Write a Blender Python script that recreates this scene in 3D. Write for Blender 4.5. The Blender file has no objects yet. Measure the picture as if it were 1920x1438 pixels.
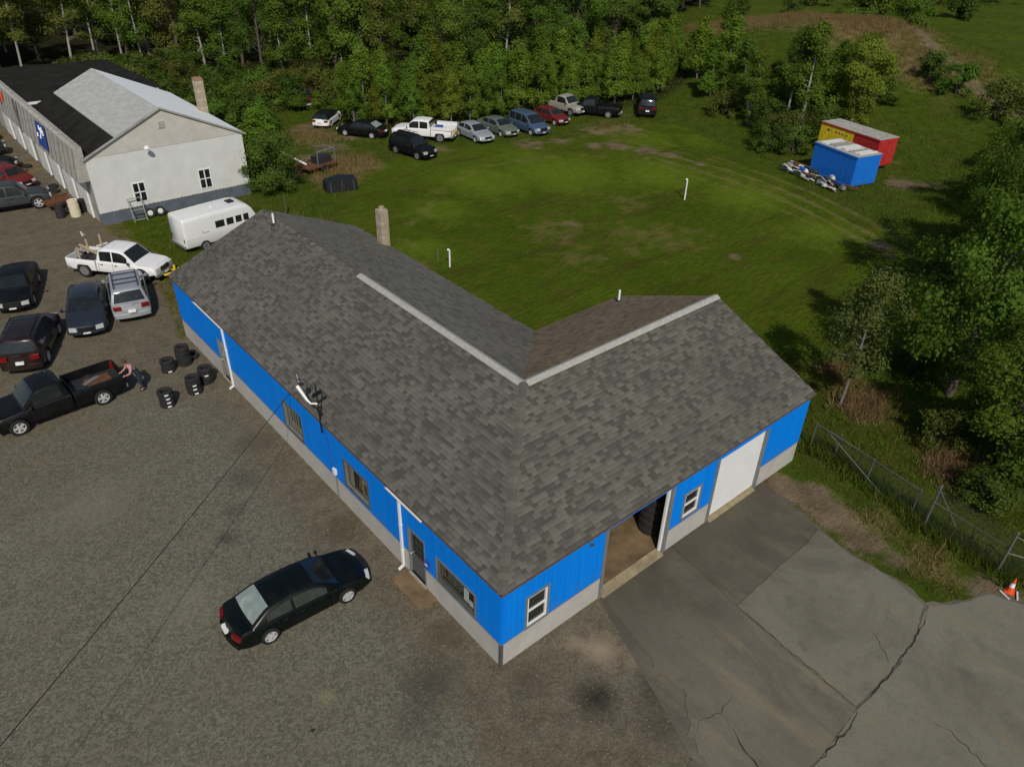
import bpy, bmesh, math, random
import numpy as np
from mathutils import Vector, Matrix

R = math.radians
rnd = random.Random(7)
nrg = np.random.default_rng(11)
scn = bpy.context.scene
C = scn.collection

# ------------------------------------------------------------------ camera, sky, sun, exposure
cam_d = bpy.data.cameras.new('camera')
cam_d.sensor_width = 36.0
cam_d.lens = 1427.18 / 1920 * 36
cam_d.clip_start = 0.1
cam_d.clip_end = 5000
cam = bpy.data.objects.new('camera', cam_d)
C.objects.link(cam)
pitch, yaw, roll = 0.586, 0.853, 0.029
fw = Vector((math.cos(yaw) * math.cos(pitch), math.sin(yaw) * math.cos(pitch), -math.sin(pitch)))
rt = fw.cross(Vector((0, 0, 1))).normalized()
up = rt.cross(fw)
rt2 = rt * math.cos(roll) + up * math.sin(roll)
up2 = -rt * math.sin(roll) + up * math.cos(roll)
mw = Matrix((rt2, up2, -fw)).transposed().to_4x4()
mw.translation = Vector((-9.625, -11.194, 20.544))
cam.matrix_world = mw
scn.camera = cam

SUN_EL = R(43)
SH = Vector((0.54, 0.842, 0)).normalized()          # way the shadows fall on the ground
sun_dir = Vector((SH.x * math.cos(SUN_EL), SH.y * math.cos(SUN_EL), -math.sin(SUN_EL)))
w = bpy.data.worlds.new('World')
scn.world = w
w.use_nodes = True
wn = w.node_tree
bg = wn.nodes['Background']
sky = wn.nodes.new('ShaderNodeTexSky')
sky.sky_type = 'NISHITA'
sky.sun_disc = False
sky.sun_elevation = SUN_EL
sky.sun_rotation = math.atan2(-SH.x, -SH.y)
wn.links.new(sky.outputs[0], bg.inputs[0])
bg.inputs[1].default_value = 0.075
sd = bpy.data.lights.new('sun', 'SUN')
sd.energy = 3.2
sd.angle = R(0.53)
sd.color = (1.0, 0.945, 0.85)
sun = bpy.data.objects.new('sun', sd)
sun.rotation_euler = sun_dir.to_track_quat('-Z', 'Y').to_euler()
C.objects.link(sun)
scn.view_settings.view_transform = 'Standard'
scn.view_settings.look = 'None'
scn.view_settings.exposure = 0.0
scn.view_settings.gamma = 1.0
scn.view_settings.use_curve_mapping = False
scn.cycles.max_bounces = 5
scn.cycles.transparent_max_bounces = 4

# ------------------------------------------------------------------ materials
MATS = {}


class NT:
    def __init__(s, name):
        s.m = bpy.data.materials.new(name)
        s.m.use_nodes = True
        s.t = s.m.node_tree
        s.b = s.t.nodes['Principled BSDF']
        s.out = s.t.nodes['Material Output']
        MATS[name] = s.m

    def n(s, typ, **kw):
        nd = s.t.nodes.new(typ)
        for k, v in kw.items():
            setattr(nd, k, v)
        return nd

    def l(s, a, b):
        s.t.links.new(a, b)

    def val(s, sock, v):
        if hasattr(v, 'is_output') or isinstance(v, bpy.types.NodeSocket):
            s.l(v, sock)
        else:
            sock.default_value = v

    def coord(s):
        if not hasattr(s, '_c'):
            s._c = s.n('ShaderNodeNewGeometry').outputs['Position']
        return s._c

    def ocoord(s):
        return s.n('ShaderNodeTexCoord').outputs['Object']

    def noise(s, scale, detail=3, rough=.55, vec=None, dist=0):
        nd = s.n('ShaderNodeTexNoise')
        nd.inputs['Scale'].default_value = scale
        nd.inputs['Detail'].default_value = detail
        nd.inputs['Roughness'].default_value = rough
        nd.inputs['Distortion'].default_value = dist
        s.l(vec if vec is not None else s.coord(), nd.inputs['Vector'])
        return nd.outputs[0]

    def voro(s, scale, vec=None, feature='F1', out='Distance', rand=1):
        nd = s.n('ShaderNodeTexVoronoi', feature=feature)
        nd.inputs['Scale'].default_value = scale
        nd.inputs['Randomness'].default_value = rand
        s.l(vec if vec is not None else s.coord(), nd.inputs['Vector'])
        return nd.outputs[out]

    def math(s, op, a, b=0.0, clamp=False):
        nd = s.n('ShaderNodeMath', operation=op, use_clamp=clamp)
        s.val(nd.inputs[0], a)
        s.val(nd.inputs[1], b)
        return nd.outputs[0]

    def rng(s, v, a, b, c=0., d=1.):
        nd = s.n('ShaderNodeMapRange')
        nd.inputs[1].default_value = a
        nd.inputs[2].default_value = b
        nd.inputs[3].default_value = c
        nd.inputs[4].default_value = d
        s.l(v, nd.inputs[0])
        return nd.outputs[0]

    def mix(s, f, a, b, typ='MIX'):
        nd = s.n('ShaderNodeMix', data_type='RGBA', blend_type=typ)
        s.val(nd.inputs[0], f)
        s.val(nd.inputs[6], a if not isinstance(a, tuple) else (*a[:3], 1))
        s.val(nd.inputs[7], b if not isinstance(b, tuple) else (*b[:3], 1))
        return nd.outputs[2]

    def attr(s, name):
        return s.n('ShaderNodeAttribute', attribute_name=name)

    def bump(s, h, strength=.4, dist=.02, nrm=None):
        nd = s.n('ShaderNodeBump')
        nd.inputs['Strength'].default_value = strength
        nd.inputs['Distance'].default_value = dist
        s.l(h, nd.inputs['Height'])
        if nrm is not None:
            s.l(nrm, nd.inputs['Normal'])
        s.l(nd.outputs[0], s.b.inputs['Normal'])
        return nd.outputs[0]

    def base(s, v):
        s.val(s.b.inputs['Base Color'], v if not isinstance(v, tuple) else (*v[:3], 1))

    def set(s, **kw):
        for k, v in kw.items():
            s.val(s.b.inputs[k.replace('_', ' ')], v)


def plain(name, col, rough=.6, metal=0., var=.25, scale=3., bump=0., spec=.4, coat=0.):
    m = NT(name)
    n1 = m.noise(scale, 4, .6)
    f = m.rng(n1, .25, .75, 1 - var, 1 + var * .6)
    hsv = m.n('ShaderNodeHueSaturation')
    hsv.inputs['Color'].default_value = (*col, 1)
    m.l(f, hsv.inputs['Value'])
    m.base(hsv.outputs[0])
    m.set(Roughness=rough, Metallic=metal, Specular_IOR_Level=spec)
    if coat:
        m.set(Coat_Weight=coat, Coat_Roughness=.05)
    if bump:
        m.bump(m.noise(scale * 8, 3), bump, .01)
    return m.m


def paint(name, col, metal=.0, rough=.35, dirt=.25):
    m = NT(name)
    n1 = m.rng(m.noise(1.7, 5, .65), .42, .72)
    n2 = m.rng(m.noise(14, 3), .35, .75, .96 if max(col) > .4 else .8, 1.04 if max(col) > .4 else 1.12)
    hs = m.n('ShaderNodeHueSaturation')
    hs.inputs['Color'].default_value = (*col, 1)
    m.l(n2, hs.inputs['Value'])
    z = m.n('ShaderNodeSeparateXYZ')
    m.l(m.coord(), z.inputs[0])
    low = m.rng(z.outputs[2], .15, .75, .75, 0.)
    f = m.math('MULTIPLY', m.math('ADD', n1, low), dirt, True)
    m.base(m.mix(f, hs.outputs[0], (.10, .085, .06)))
    dk = max(col) < .02
    m.set(Roughness=m.rng(n1, 0, 1, rough, rough + .2), Metallic=metal, Coat_Weight=.05 if dk else .25, Coat_Roughness=.12, Specular_IOR_Level=.22 if dk else .35)
    return m.m


plain('white_paint', (.74, .74, .725), .5, var=.05, scale=1.2)
plain('roof_bright', (.84, .84, .82), .7, var=.08)
plain('dull_white', (.62, .62, .59), .7, var=.2)
plain('dark_trim', (.09, .095, .095), .6)
plain('grey_trim', (.17, .175, .17), .65)
plain('rubber', (.012, .012, .013), .8, var=.5, scale=9)
plain('rubber_dusty', (.022, .021, .02), .85, var=.5, scale=9)
plain('black_plastic', (.012, .012, .013), .5)
plain('alloy', (.62, .62, .61), .4, .35)
plain('fence_steel', (.15, .15, .14), .6, .4, var=.45, scale=9)
plain('steel_dark', (.06, .06, .062), .5, .6)
plain('galvanised', (.33, .34, .34), .5, .55, var=.35, scale=11)
plain('rust', (.13, .05, .022), .9, var=.5, scale=8)
plain('lumber', (.42, .33, .20), .85, var=.3, scale=6)
plain('lumber_grey', (.30, .28, .24), .9, var=.35, scale=6)
plain('concrete', (.30, .275, .225), .9, var=.3, scale=2.2, bump=.3)
plain('sill_concrete', (.26, .21, .125), .9, var=.35, scale=3, bump=.3)
plain('chimney_block', (.36, .30, .22), .95, var=.25, scale=5, bump=.5)
plain('chimney_block_light', (.42, .36, .27), .95, var=.25, scale=5, bump=.5)
plain('brick_red', (.30, .17, .11), .9, var=.3, scale=9)
plain('interior_wall', (.13, .11, .085), .9, var=.4, scale=1.2)
plain('interior_floor', (.17, .115, .06), .8, var=.55, scale=1.4, bump=.2)
plain('plate', (.75, .75, .72), .5)
plain('plate_yellow', (.6, .42, .08), .5)
plain('red_lens', (.17, .008, .008), .2)
plain('clear_lens', (.6, .62, .62), .12, .2)
plain('amber_lens', (.55, .22, .03), .25)
plain('skin', (.45, .23, .16), .6)
plain('shirt', (.42, .23, .24), .9, var=.3)
plain('overalls', (.018, .024, .034), .9, var=.4)
plain('hair', (.06, .035, .022), .8)
plain('boots', (.03, .022, .016), .8)
plain('cone_orange', (.75, .10, .02), .55, var=.2)
plain('pvc_white', (.78, .78, .75), .4, var=.08)
plain('tarp_blue', (.02, .09, .42), .5, var=.4)
plain('tarp_black', (.013, .014, .015), .55, var=.5)
plain('yellow_paint', (.78, .56, .02), .6, var=.3)
plain('red_paint', (.42, .025, .02), .6, var=.3)
plain('sign_red', (.55, .04, .02), .6, var=.2)
plain('sign_blue', (.02, .06, .28), .55, var=.3)
plain('barrel_cream', (.62, .56, .40), .7, var=.2)
plain('upholstery', (.22, .21, .19), .9)
plain('roof_white_vent', (.37, .36, .325), .85, var=.25, scale=7)
plain('membrane_black', (.020, .019, .016), .95, spec=.08, var=.5, scale=.8)
plain('parapet_boards', (.36, .34, .30), .9, var=.35, scale=2.4, bump=.3)
plain('wall_white', (.60, .605, .58), .8, var=.10, scale=1.1, bump=.15)
plain('gable_cream', (.50, .47, .42), .85, var=.14, scale=1.5, bump=.2)
plain('base_slate', (.10, .12, .145), .85, var=.3, scale=1.6, bump=.2)
plain('wall_side', (.32, .31, .28), .9, var=.3, scale=1.5)
plain('stone', (.22, .20, .16), .95, var=.4, scale=20)
plain('bark_grey', (.16, .145, .12), .9, var=.4, scale=6)
plain('bark_birch', (.30, .285, .245), .9, var=.45, scale=6)
plain('bark_brown', (.10, .08, .06), .95, var=.4, scale=6)
plain('wire_black', (.01, .01, .01), .6)
plain('band_grey', (.43, .405, .37), .85, var=.12, scale=1.7, bump=.2)
plain('drip_edge', (.13, .075, .045), .7, .2, var=.5, scale=7)
plain('curtain', (.35, .31, .24), .9, var=.35, scale=5)
plain('paper_white', (.75, .75, .73), .9, var=.1)
plain('oil_dark', (.03, .028, .025), .5, var=.4)
plain('crack', (.032, .029, .022), .95, var=.4)


def glass(name, col=(.012, .015, .015), rough=.06):
    m = NT(name)
    n1 = m.noise(3, 3)
    m.base(m.mix(m.rng(n1, .45, .8, 0, .35), col, tuple(c * 2.5 + .012 for c in col)))
    m.set(Roughness=m.rng(m.noise(9, 3), .3, .8, rough, rough + .12), Specular_IOR_Level=.6)


glass('glass')
glass('glass_side', (.034, .037, .033), .08)
glass('glass_window', (.02, .023, .022))
glass('glass_sky', (.20, .24, .22), .2)  # pale sky reflection put into the colour of the rear glass


def clear_glass():
    m = NT('glass_clear')
    tr = m.n('ShaderNodeBsdfTransparent')
    tr.inputs[0].default_value = (.9, .93, .92, 1)
    gl = m.n('ShaderNodeBsdfGlossy')
    gl.inputs['Roughness'].default_value = .03
    lw = m.n('ShaderNodeLayerWeight')
    lw.inputs[0].default_value = .5
    mx = m.n('ShaderNodeMixShader')
    m.l(m.math('ADD', m.math('MULTIPLY', m.math('POWER', lw.outputs['Facing'], 4.), .5), .04), mx.inputs[0])
    m.l(tr.outputs[0], mx.inputs[1])
    m.l(gl.outputs[0], mx.inputs[2])
    m.l(mx.outputs[0], m.out.inputs[0])


clear_glass()


def siding():
    m = NT('blue_siding')
    sx = m.n('ShaderNodeSeparateXYZ')
    m.l(m.coord(), sx.inputs[0])
    s = m.math('ADD', sx.outputs[0], sx.outputs[1])
    fr = m.math('FRACT', m.math('MULTIPLY', s, 1 / .203))
    groove = m.rng(m.math('ABSOLUTE', m.math('SUBTRACT', fr, .5)), .43, .48, 1., 0.)
    st = m.n('ShaderNodeMapping')
    st.inputs['Scale'].default_value = (6, 6, .35)
    m.l(m.coord(), st.inputs[0])
    n1 = m.noise(1.0, 5, .6, st.outputs[0])
    n2 = m.noise(.6, 3, .5)
    c = m.mix(m.rng(n1, .3, .75), (.0015, .185, .70), (.002, .225, .82))
    c = m.mix(m.rng(n2, .5, .8, 0, .35), c, (.002, .165, .62))
    low = m.math('MULTIPLY', m.rng(sx.outputs[2], 1.0, 1.7, .5, 0), m.rng(m.noise(1.4, 5, .7), .45, .75))
    c = m.mix(low, c, (.09, .12, .20))
    c = m.mix(m.rng(groove, 0, .6, .22, 0), c, (.001, .08, .32))
    m.base(c)
    m.set(Roughness=.7, Specular_IOR_Level=.08)
    h = m.math('ADD', groove, m.math('MULTIPLY', n1, .15))
    m.bump(h, .45, .01)


siding()


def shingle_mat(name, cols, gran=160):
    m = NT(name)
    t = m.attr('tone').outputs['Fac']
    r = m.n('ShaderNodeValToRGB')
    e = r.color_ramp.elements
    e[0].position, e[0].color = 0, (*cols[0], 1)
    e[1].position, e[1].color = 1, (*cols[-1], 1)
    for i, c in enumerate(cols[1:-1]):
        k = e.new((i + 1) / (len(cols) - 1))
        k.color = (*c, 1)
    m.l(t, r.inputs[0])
    n1 = m.noise(gran * .25, 2, .7)
    n2 = m.noise(.35, 4, .6)
    c = m.mix(.16, r.outputs[0], m.mix(m.rng(n1, .3, .7), (.03, .03, .028), (.22, .21, .19)))
    c = m.mix(m.rng(n2, .45, .75, 0, .45), c, tuple(x * .72 for x in cols[1]))
    m.base(c)
    m.set(Roughness=.95, Specular_IOR_Level=.15)
    m.bump(n1, .5, .006)


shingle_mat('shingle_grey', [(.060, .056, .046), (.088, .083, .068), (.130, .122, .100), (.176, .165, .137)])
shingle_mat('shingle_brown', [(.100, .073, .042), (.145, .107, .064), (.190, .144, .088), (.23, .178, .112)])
shingle_mat('shingle_grey_lifted', [(.080, .076, .062), (.112, .106, .088), (.145, .138, .114), (.178, .169, .14)])  # grey lightened to offset the weaker sun on the left wing's back slope
shingle_mat('shingle_white', [(.40, .41, .395), (.43, .435, .42), (.455, .46, .44), (.48, .48, .46)])


def gravel_mat():
    m = NT('gravel')
    big = m.noise(.16, 5, .6)
    mid = m.noise(1.3, 4, .62)
    fine = m.noise(22, 4, .9)
    vor = m.voro(14, out='Color')
    vb = m.n('ShaderNodeSeparateColor')
    m.l(vor, vb.inputs[0])
    sx = m.n('ShaderNodeSeparateXYZ')
    m.l(m.coord(), sx.inputs[0])
    # the dirt that washes out along the foot of the wall and up the yard is brown, the middle of the lot is grey stone
    near = m.rng(sx.outputs[0], -2.9, -.3, 0, .85)
    back = m.rng(sx.outputs[1], 17, 30, 0, .55)
    front = m.rng(sx.outputs[1], 7, 20, 0, .12)
    ln_ = m.n('ShaderNodeMapping')
    ln_.inputs['Rotation'].default_value = (0, 0, R(-33))
    ln_.inputs['Scale'].default_value = (.12, .9, 1)
    m.l(m.coord(), ln_.inputs[0])
    lane = m.noise(1., 4, .55, ln_.outputs[0])
    s = m.math('ADD', m.math('ADD', m.math('MAXIMUM', near, front), back), m.rng(big, .3, .7, -.2, .45))
    brown = m.rng(m.math('ADD', s, m.rng(mid, .3, .7, -.22, .22)), .12, .62, 0., 1.)
    grey = m.mix(m.rng(mid, .3, .72), (.140, .134, .092), (.184, .174, .124))
    brn = m.mix(m.rng(mid, .3, .72), (.100, .073, .041), (.190, .152, .098))
    c = m.mix(brown, grey, brn)
    c = m.mix(m.rng(m.noise(.7, 5, .65, dist=.6), .58, .75, 0, .5), c, (.066, .060, .045))
    c = m.mix(m.rng(lane, .52, .68, 0, .45), c, (.20, .185, .135))
    sp = m.mix(m.rng(vb.outputs[0], .1, .95), (.045, .042, .030), (.30, .28, .21))
    c = m.mix(m.rng(brown, 0, 1, .42, .24), c, sp)
    c = m.mix(m.rng(fine, .36, .64, .0, .62), c, tuple([.058, .055, .042]))
    warp = m.math('MULTIPLY', m.math('SUBTRACT', m.noise(2.3, 5, .75), .5), 1.5)
    for (px, py, r_, col_, k_) in ((3.0, -1.45, .75, (.30, .235, .155), .8), (2.55, -.75, .4, (.30, .24, .16), .6), (3.6, -2.4, .5, (.24, .19, .125), .6), (1.62, -2.56, .75, (.022, .021, .016), .9), (3.5, -3.4, .85, (.038, .036, .027), .7), (2.6, -4.4, .9, (.05, .046, .034), .55),
                                   (-1.9, 1.1, 1.1, (.046, .044, .036), .62), (-2.9, .3, .8, (.055, .052, .042), .5), (-4.2, 10.7, .55, (.045, .042, .034), .6), (-3.4, 12.0, .5, (.045, .042, .034), .55), (-5.2, -.9, .35, (.03, .028, .022), .7), (-4.3, -2.2, .6, (.05, .047, .037), .5), (-2.4, 13.5, .8, (.05, .045, .034), .5),
                                   (-6.5, 8.6, 1.4, (.21, .19, .14), .35), (-4.6, 2.6, .3, (.26, .24, .13), .5), (-7.5, 15.5, 2.0, (.20, .18, .13), .35), (.6, -.6, .9, (.07, .055, .035), .6), (-.6, 2.2, .8, (.075, .058, .036), .6), (-.7, 8.5, 1.0, (.07, .053, .033), .6), (-.9, 15.5, 1.1, (.075, .058, .038), .5)):
        vm = m.n('ShaderNodeVectorMath', operation='DISTANCE')
        m.l(m.coord(), vm.inputs[0])
        vm.inputs[1].default_value = (px, py, 0)
        dd = m.math('ADD', m.math('DIVIDE', vm.outputs['Value'], r_), warp)
        c = m.mix(m.rng(dd, .15, 1.15, k_, 0), c, col_)
    m.base(c)
    m.set(Roughness=.95, Specular_IOR_Level=.15)
    m.bump(m.math('ADD', fine, vb.outputs[1]), .55, .02)


gravel_mat()


def asphalt_mat(name, a, b):
    m = NT(name)
    big = m.noise(.45, 5, .6)
    st = m.n('ShaderNodeMapping')
    st.inputs['Scale'].default_value = (1.6, .22, 1)
    m.l(m.coord(), st.inputs[0])
    streak = m.noise(1., 4, .55, st.outputs[0])
    fine = m.noise(15, 5, .85)
    c = m.mix(m.rng(big, .3, .7), a, b)
    c = m.mix(m.rng(streak, .48, .68, 0, .75), c, (.235, .190, .122))
    c = m.mix(m.rng(m.noise(.23, 6, .7, dist=.8), .5, .66, 0, .6), c, tuple(x * .6 for x in a))
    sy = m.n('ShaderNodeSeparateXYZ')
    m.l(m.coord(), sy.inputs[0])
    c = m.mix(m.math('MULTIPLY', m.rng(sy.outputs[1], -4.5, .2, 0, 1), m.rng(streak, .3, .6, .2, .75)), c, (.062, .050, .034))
    c = m.mix(m.rng(m.noise(.9, 5, .65), .56, .74, 0, .6), c, tuple(x * .55 for x in a))
    c = m.mix(m.rng(fine, .3, .75, 0, .5), c, (.06, .057, .046))
    m.base(c)
    m.set(Roughness=.92, Specular_IOR_Level=.2)
    m.bump(fine, .35, .01)


asphalt_mat('asphalt_mid', (.128, .116, .086), (.184, .167, .124))
asphalt_mat('asphalt_light', (.172, .160, .120), (.215, .200, .152))
asphalt_mat('asphalt_dark', (.102, .090, .066), (.150, .134, .099))


def ground_mat():
    m = NT('ground_cover')
    big = m.noise(.11, 5, .6)
    mid = m.noise(.75, 5, .65)
    fine = m.noise(9, 4, .75)
    st = m.n('ShaderNodeMapping')
    st.inputs['Rotation'].default_value = (0, 0, R(-38))
    st.inputs['Scale'].default_value = (.5, 3, 1)
    m.l(m.coord(), st.inputs[0])
    brush = m.noise(2.2, 4, .7, st.outputs[0])
    lawn = m.mix(m.rng(big, .3, .7), (.060, .104, .007), (.128, .184, .014))
    lawn = m.mix(m.rng(mid, .45, .68, 0, .7), lawn, (.150, .132, .022))
    lawn = m.mix(m.rng(m.noise(.22, 5, .7, st.outputs[0], .5), .5, .64, 0, .65), lawn, (.085, .062, .018))
    lawn = m.mix(m.rng(brush, .32, .66, .75, .0), lawn, (.030, .048, .003))
    rough = m.mix(m.rng(mid, .3, .7), (.044, .074, .007), (.092, .122, .014))
    rough = m.mix(m.rng(m.noise(.3, 4), .5, .72, 0, .6), rough, (.095, .088, .024))
    nz = m.math('SUBTRACT', m.math('ADD', m.math('MULTIPLY', mid, .7), m.math('MULTIPLY', fine, .3)), .5)

    def mask(name, k=1.5, lo=.38, hi=.66):
        return m.rng(m.math('ADD', m.attr(name).outputs['Fac'], m.math('MULTIPLY', nz, k)), lo, hi)
    lawn = m.mix(m.math('MULTIPLY', mask('fresh', 1.3, .3, .9), .8), lawn, m.mix(m.rng(brush, .3, .7), (.10, .165, .010), (.185, .24, .022)))
    c = m.mix(mask('lawn', .8), rough, lawn)
    c = m.mix(m.math('MULTIPLY', mask('track', 1.9, .35, .95), .68), c, (.215, .185, .07))
    c = m.mix(m.math('MULTIPLY', mask('dry', 1.6, .3, .8), .9), c, (.25, .185, .08))
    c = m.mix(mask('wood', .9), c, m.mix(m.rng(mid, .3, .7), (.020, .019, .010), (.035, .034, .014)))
    c = m.mix(mask('dirt', 1.9, .35, .75), c, m.mix(m.rng(mid, .3, .7), (.13, .095, .055), (.25, .19, .115)))
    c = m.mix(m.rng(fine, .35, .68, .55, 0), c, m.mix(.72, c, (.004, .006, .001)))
    m.base(c)
    m.set(Roughness=1., Specular_IOR_Level=.02)
    m.bump(m.math('ADD', fine, m.math('MULTIPLY', brush, .8)), .8, .09)


ground_mat()


def leaf_mat(name, a, b, c3=None, trans=.3):
    m = NT(name)
    isl = m.n('ShaderNodeNewGeometry').outputs['Random Per Island']
    ob = m.n('ShaderNodeObjectInfo').outputs['Random']
    col = m.mix(isl, a, b)
    if c3:
        col = m.mix(m.rng(isl, .85, .9), col, c3)
    hs = m.n('ShaderNodeHueSaturation')
    m.l(m.rng(ob, 0, 1, .485, .515), hs.inputs['Hue'])
    m.l(m.rng(m.math('FRACT', m.math('MULTIPLY', ob, 7.3)), 0, 1, .8, 1.22), hs.inputs['Value'])
    m.l(col, hs.inputs['Color'])
    d = m.n('ShaderNodeBsdfDiffuse')
    m.l(hs.outputs[0], d.inputs[0])
    t = m.n('ShaderNodeBsdfTranslucent')
    m.l(m.mix(1., hs.outputs[0], (1.25, 1.15, .5), 'MULTIPLY'), t.inputs[0])
    mx = m.n('ShaderNodeMixShader')
    mx.inputs[0].default_value = trans
    m.l(d.outputs[0], mx.inputs[1])
    m.l(t.outputs[0], mx.inputs[2])
    m.l(mx.outputs[0], m.out.inputs[0])


leaf_mat('leaf_dark', (.060, .106, .020), (.114, .168, .033), trans=.48)
leaf_mat('leaf_mid', (.084, .148, .020), (.150, .220, .036), trans=.5)
leaf_mat('leaf_bright', (.118, .198, .022), (.190, .278, .042), trans=.5)
leaf_mat('leaf_olive', (.090, .110, .024), (.150, .170, .042), trans=.48)
leaf_mat('leaf_sage', (.062, .084, .022), (.105, .132, .036))
leaf_mat('leaf_yellow', (.130, .170, .020), (.195, .235, .038), trans=.5)
leaf_mat('needle', (.012, .030, .010), (.026, .054, .016), trans=.1)
leaf_mat('grass_blade', (.066, .106, .006), (.140, .185, .014), (.15, .13, .035))
leaf_mat('weed_blade', (.054, .090, .008), (.110, .142, .018), (.16, .135, .05))
leaf_mat('verge_blade', (.070, .078, .014), (.125, .118, .030), (.19, .15, .06))
leaf_mat('straw', (.19, .135, .055), (.33, .245, .115), (.10, .09, .02))
leaf_mat('red_brush', (.17, .105, .055), (.27, .175, .095), (.06, .08, .02))

PAINTS = {}


def car_paint(key, col, metal=0., rough=.3, dirt=.22):
    PAINTS[key] = paint('car_' + key, col, metal, rough, dirt)
    MATS['car_' + key] = PAINTS[key]


car_paint('dark_green', (.002, .0042, .0035), .0, .4, .03)
car_paint('black', (.004, .0045, .005), .0, .4, .04)
car_paint('charcoal', (.028, .030, .033), .4, .35, .16)
car_paint('navy', (.030, .038, .054), .35, .3, .08)
car_paint('wine', (.020, .010, .010), .2, .32, .12)
car_paint('white', (.74, .74, .72), 0., .35, .045)
car_paint('silver', (.44, .45, .47), .5, .38, .12)
car_paint('sage', (.17, .20, .16), .4, .4, .14)
car_paint('blue', (.08, .13, .21), .4, .35, .10)
car_paint('red', (.15, .012, .010), .1, .4, .15)
car_paint('slate', (.05, .058, .06), .3, .4, .14)
car_paint('tan', (.30, .28, .23), 0., .6, .25)
car_paint('trailer_blue', (.003, .15, .60), 0., .55, .06)


# ------------------------------------------------------------------ mesh helpers
def tag(o, label=None, cat=None, group=None, kind=None):
    if label:
        o['label'] = label
    if cat:
        o['category'] = cat
    if group:
        o['group'] = group
    if kind:
        o['kind'] = kind
    return o


def thing(name, label, cat, loc=(0, 0, 0), rz=0., group=None):
    o = bpy.data.objects.new(name, None)
    o.empty_display_size = .3
    C.objects.link(o)
    o.location = loc
    o.rotation_euler = (0, 0, rz)
    return tag(o, label, cat, group)


def link(name, me, mat, parent=None, loc=(0, 0, 0), rot=(0, 0, 0), scale=(1, 1, 1)):
    o = bpy.data.objects.new(name, me)
    C.objects.link(o)
    if mat and not me.materials:
        me.materials.append(MATS[mat])
    o.location, o.rotation_euler, o.scale = loc, rot, scale
    if parent:
        o.parent = parent
    return o


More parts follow.
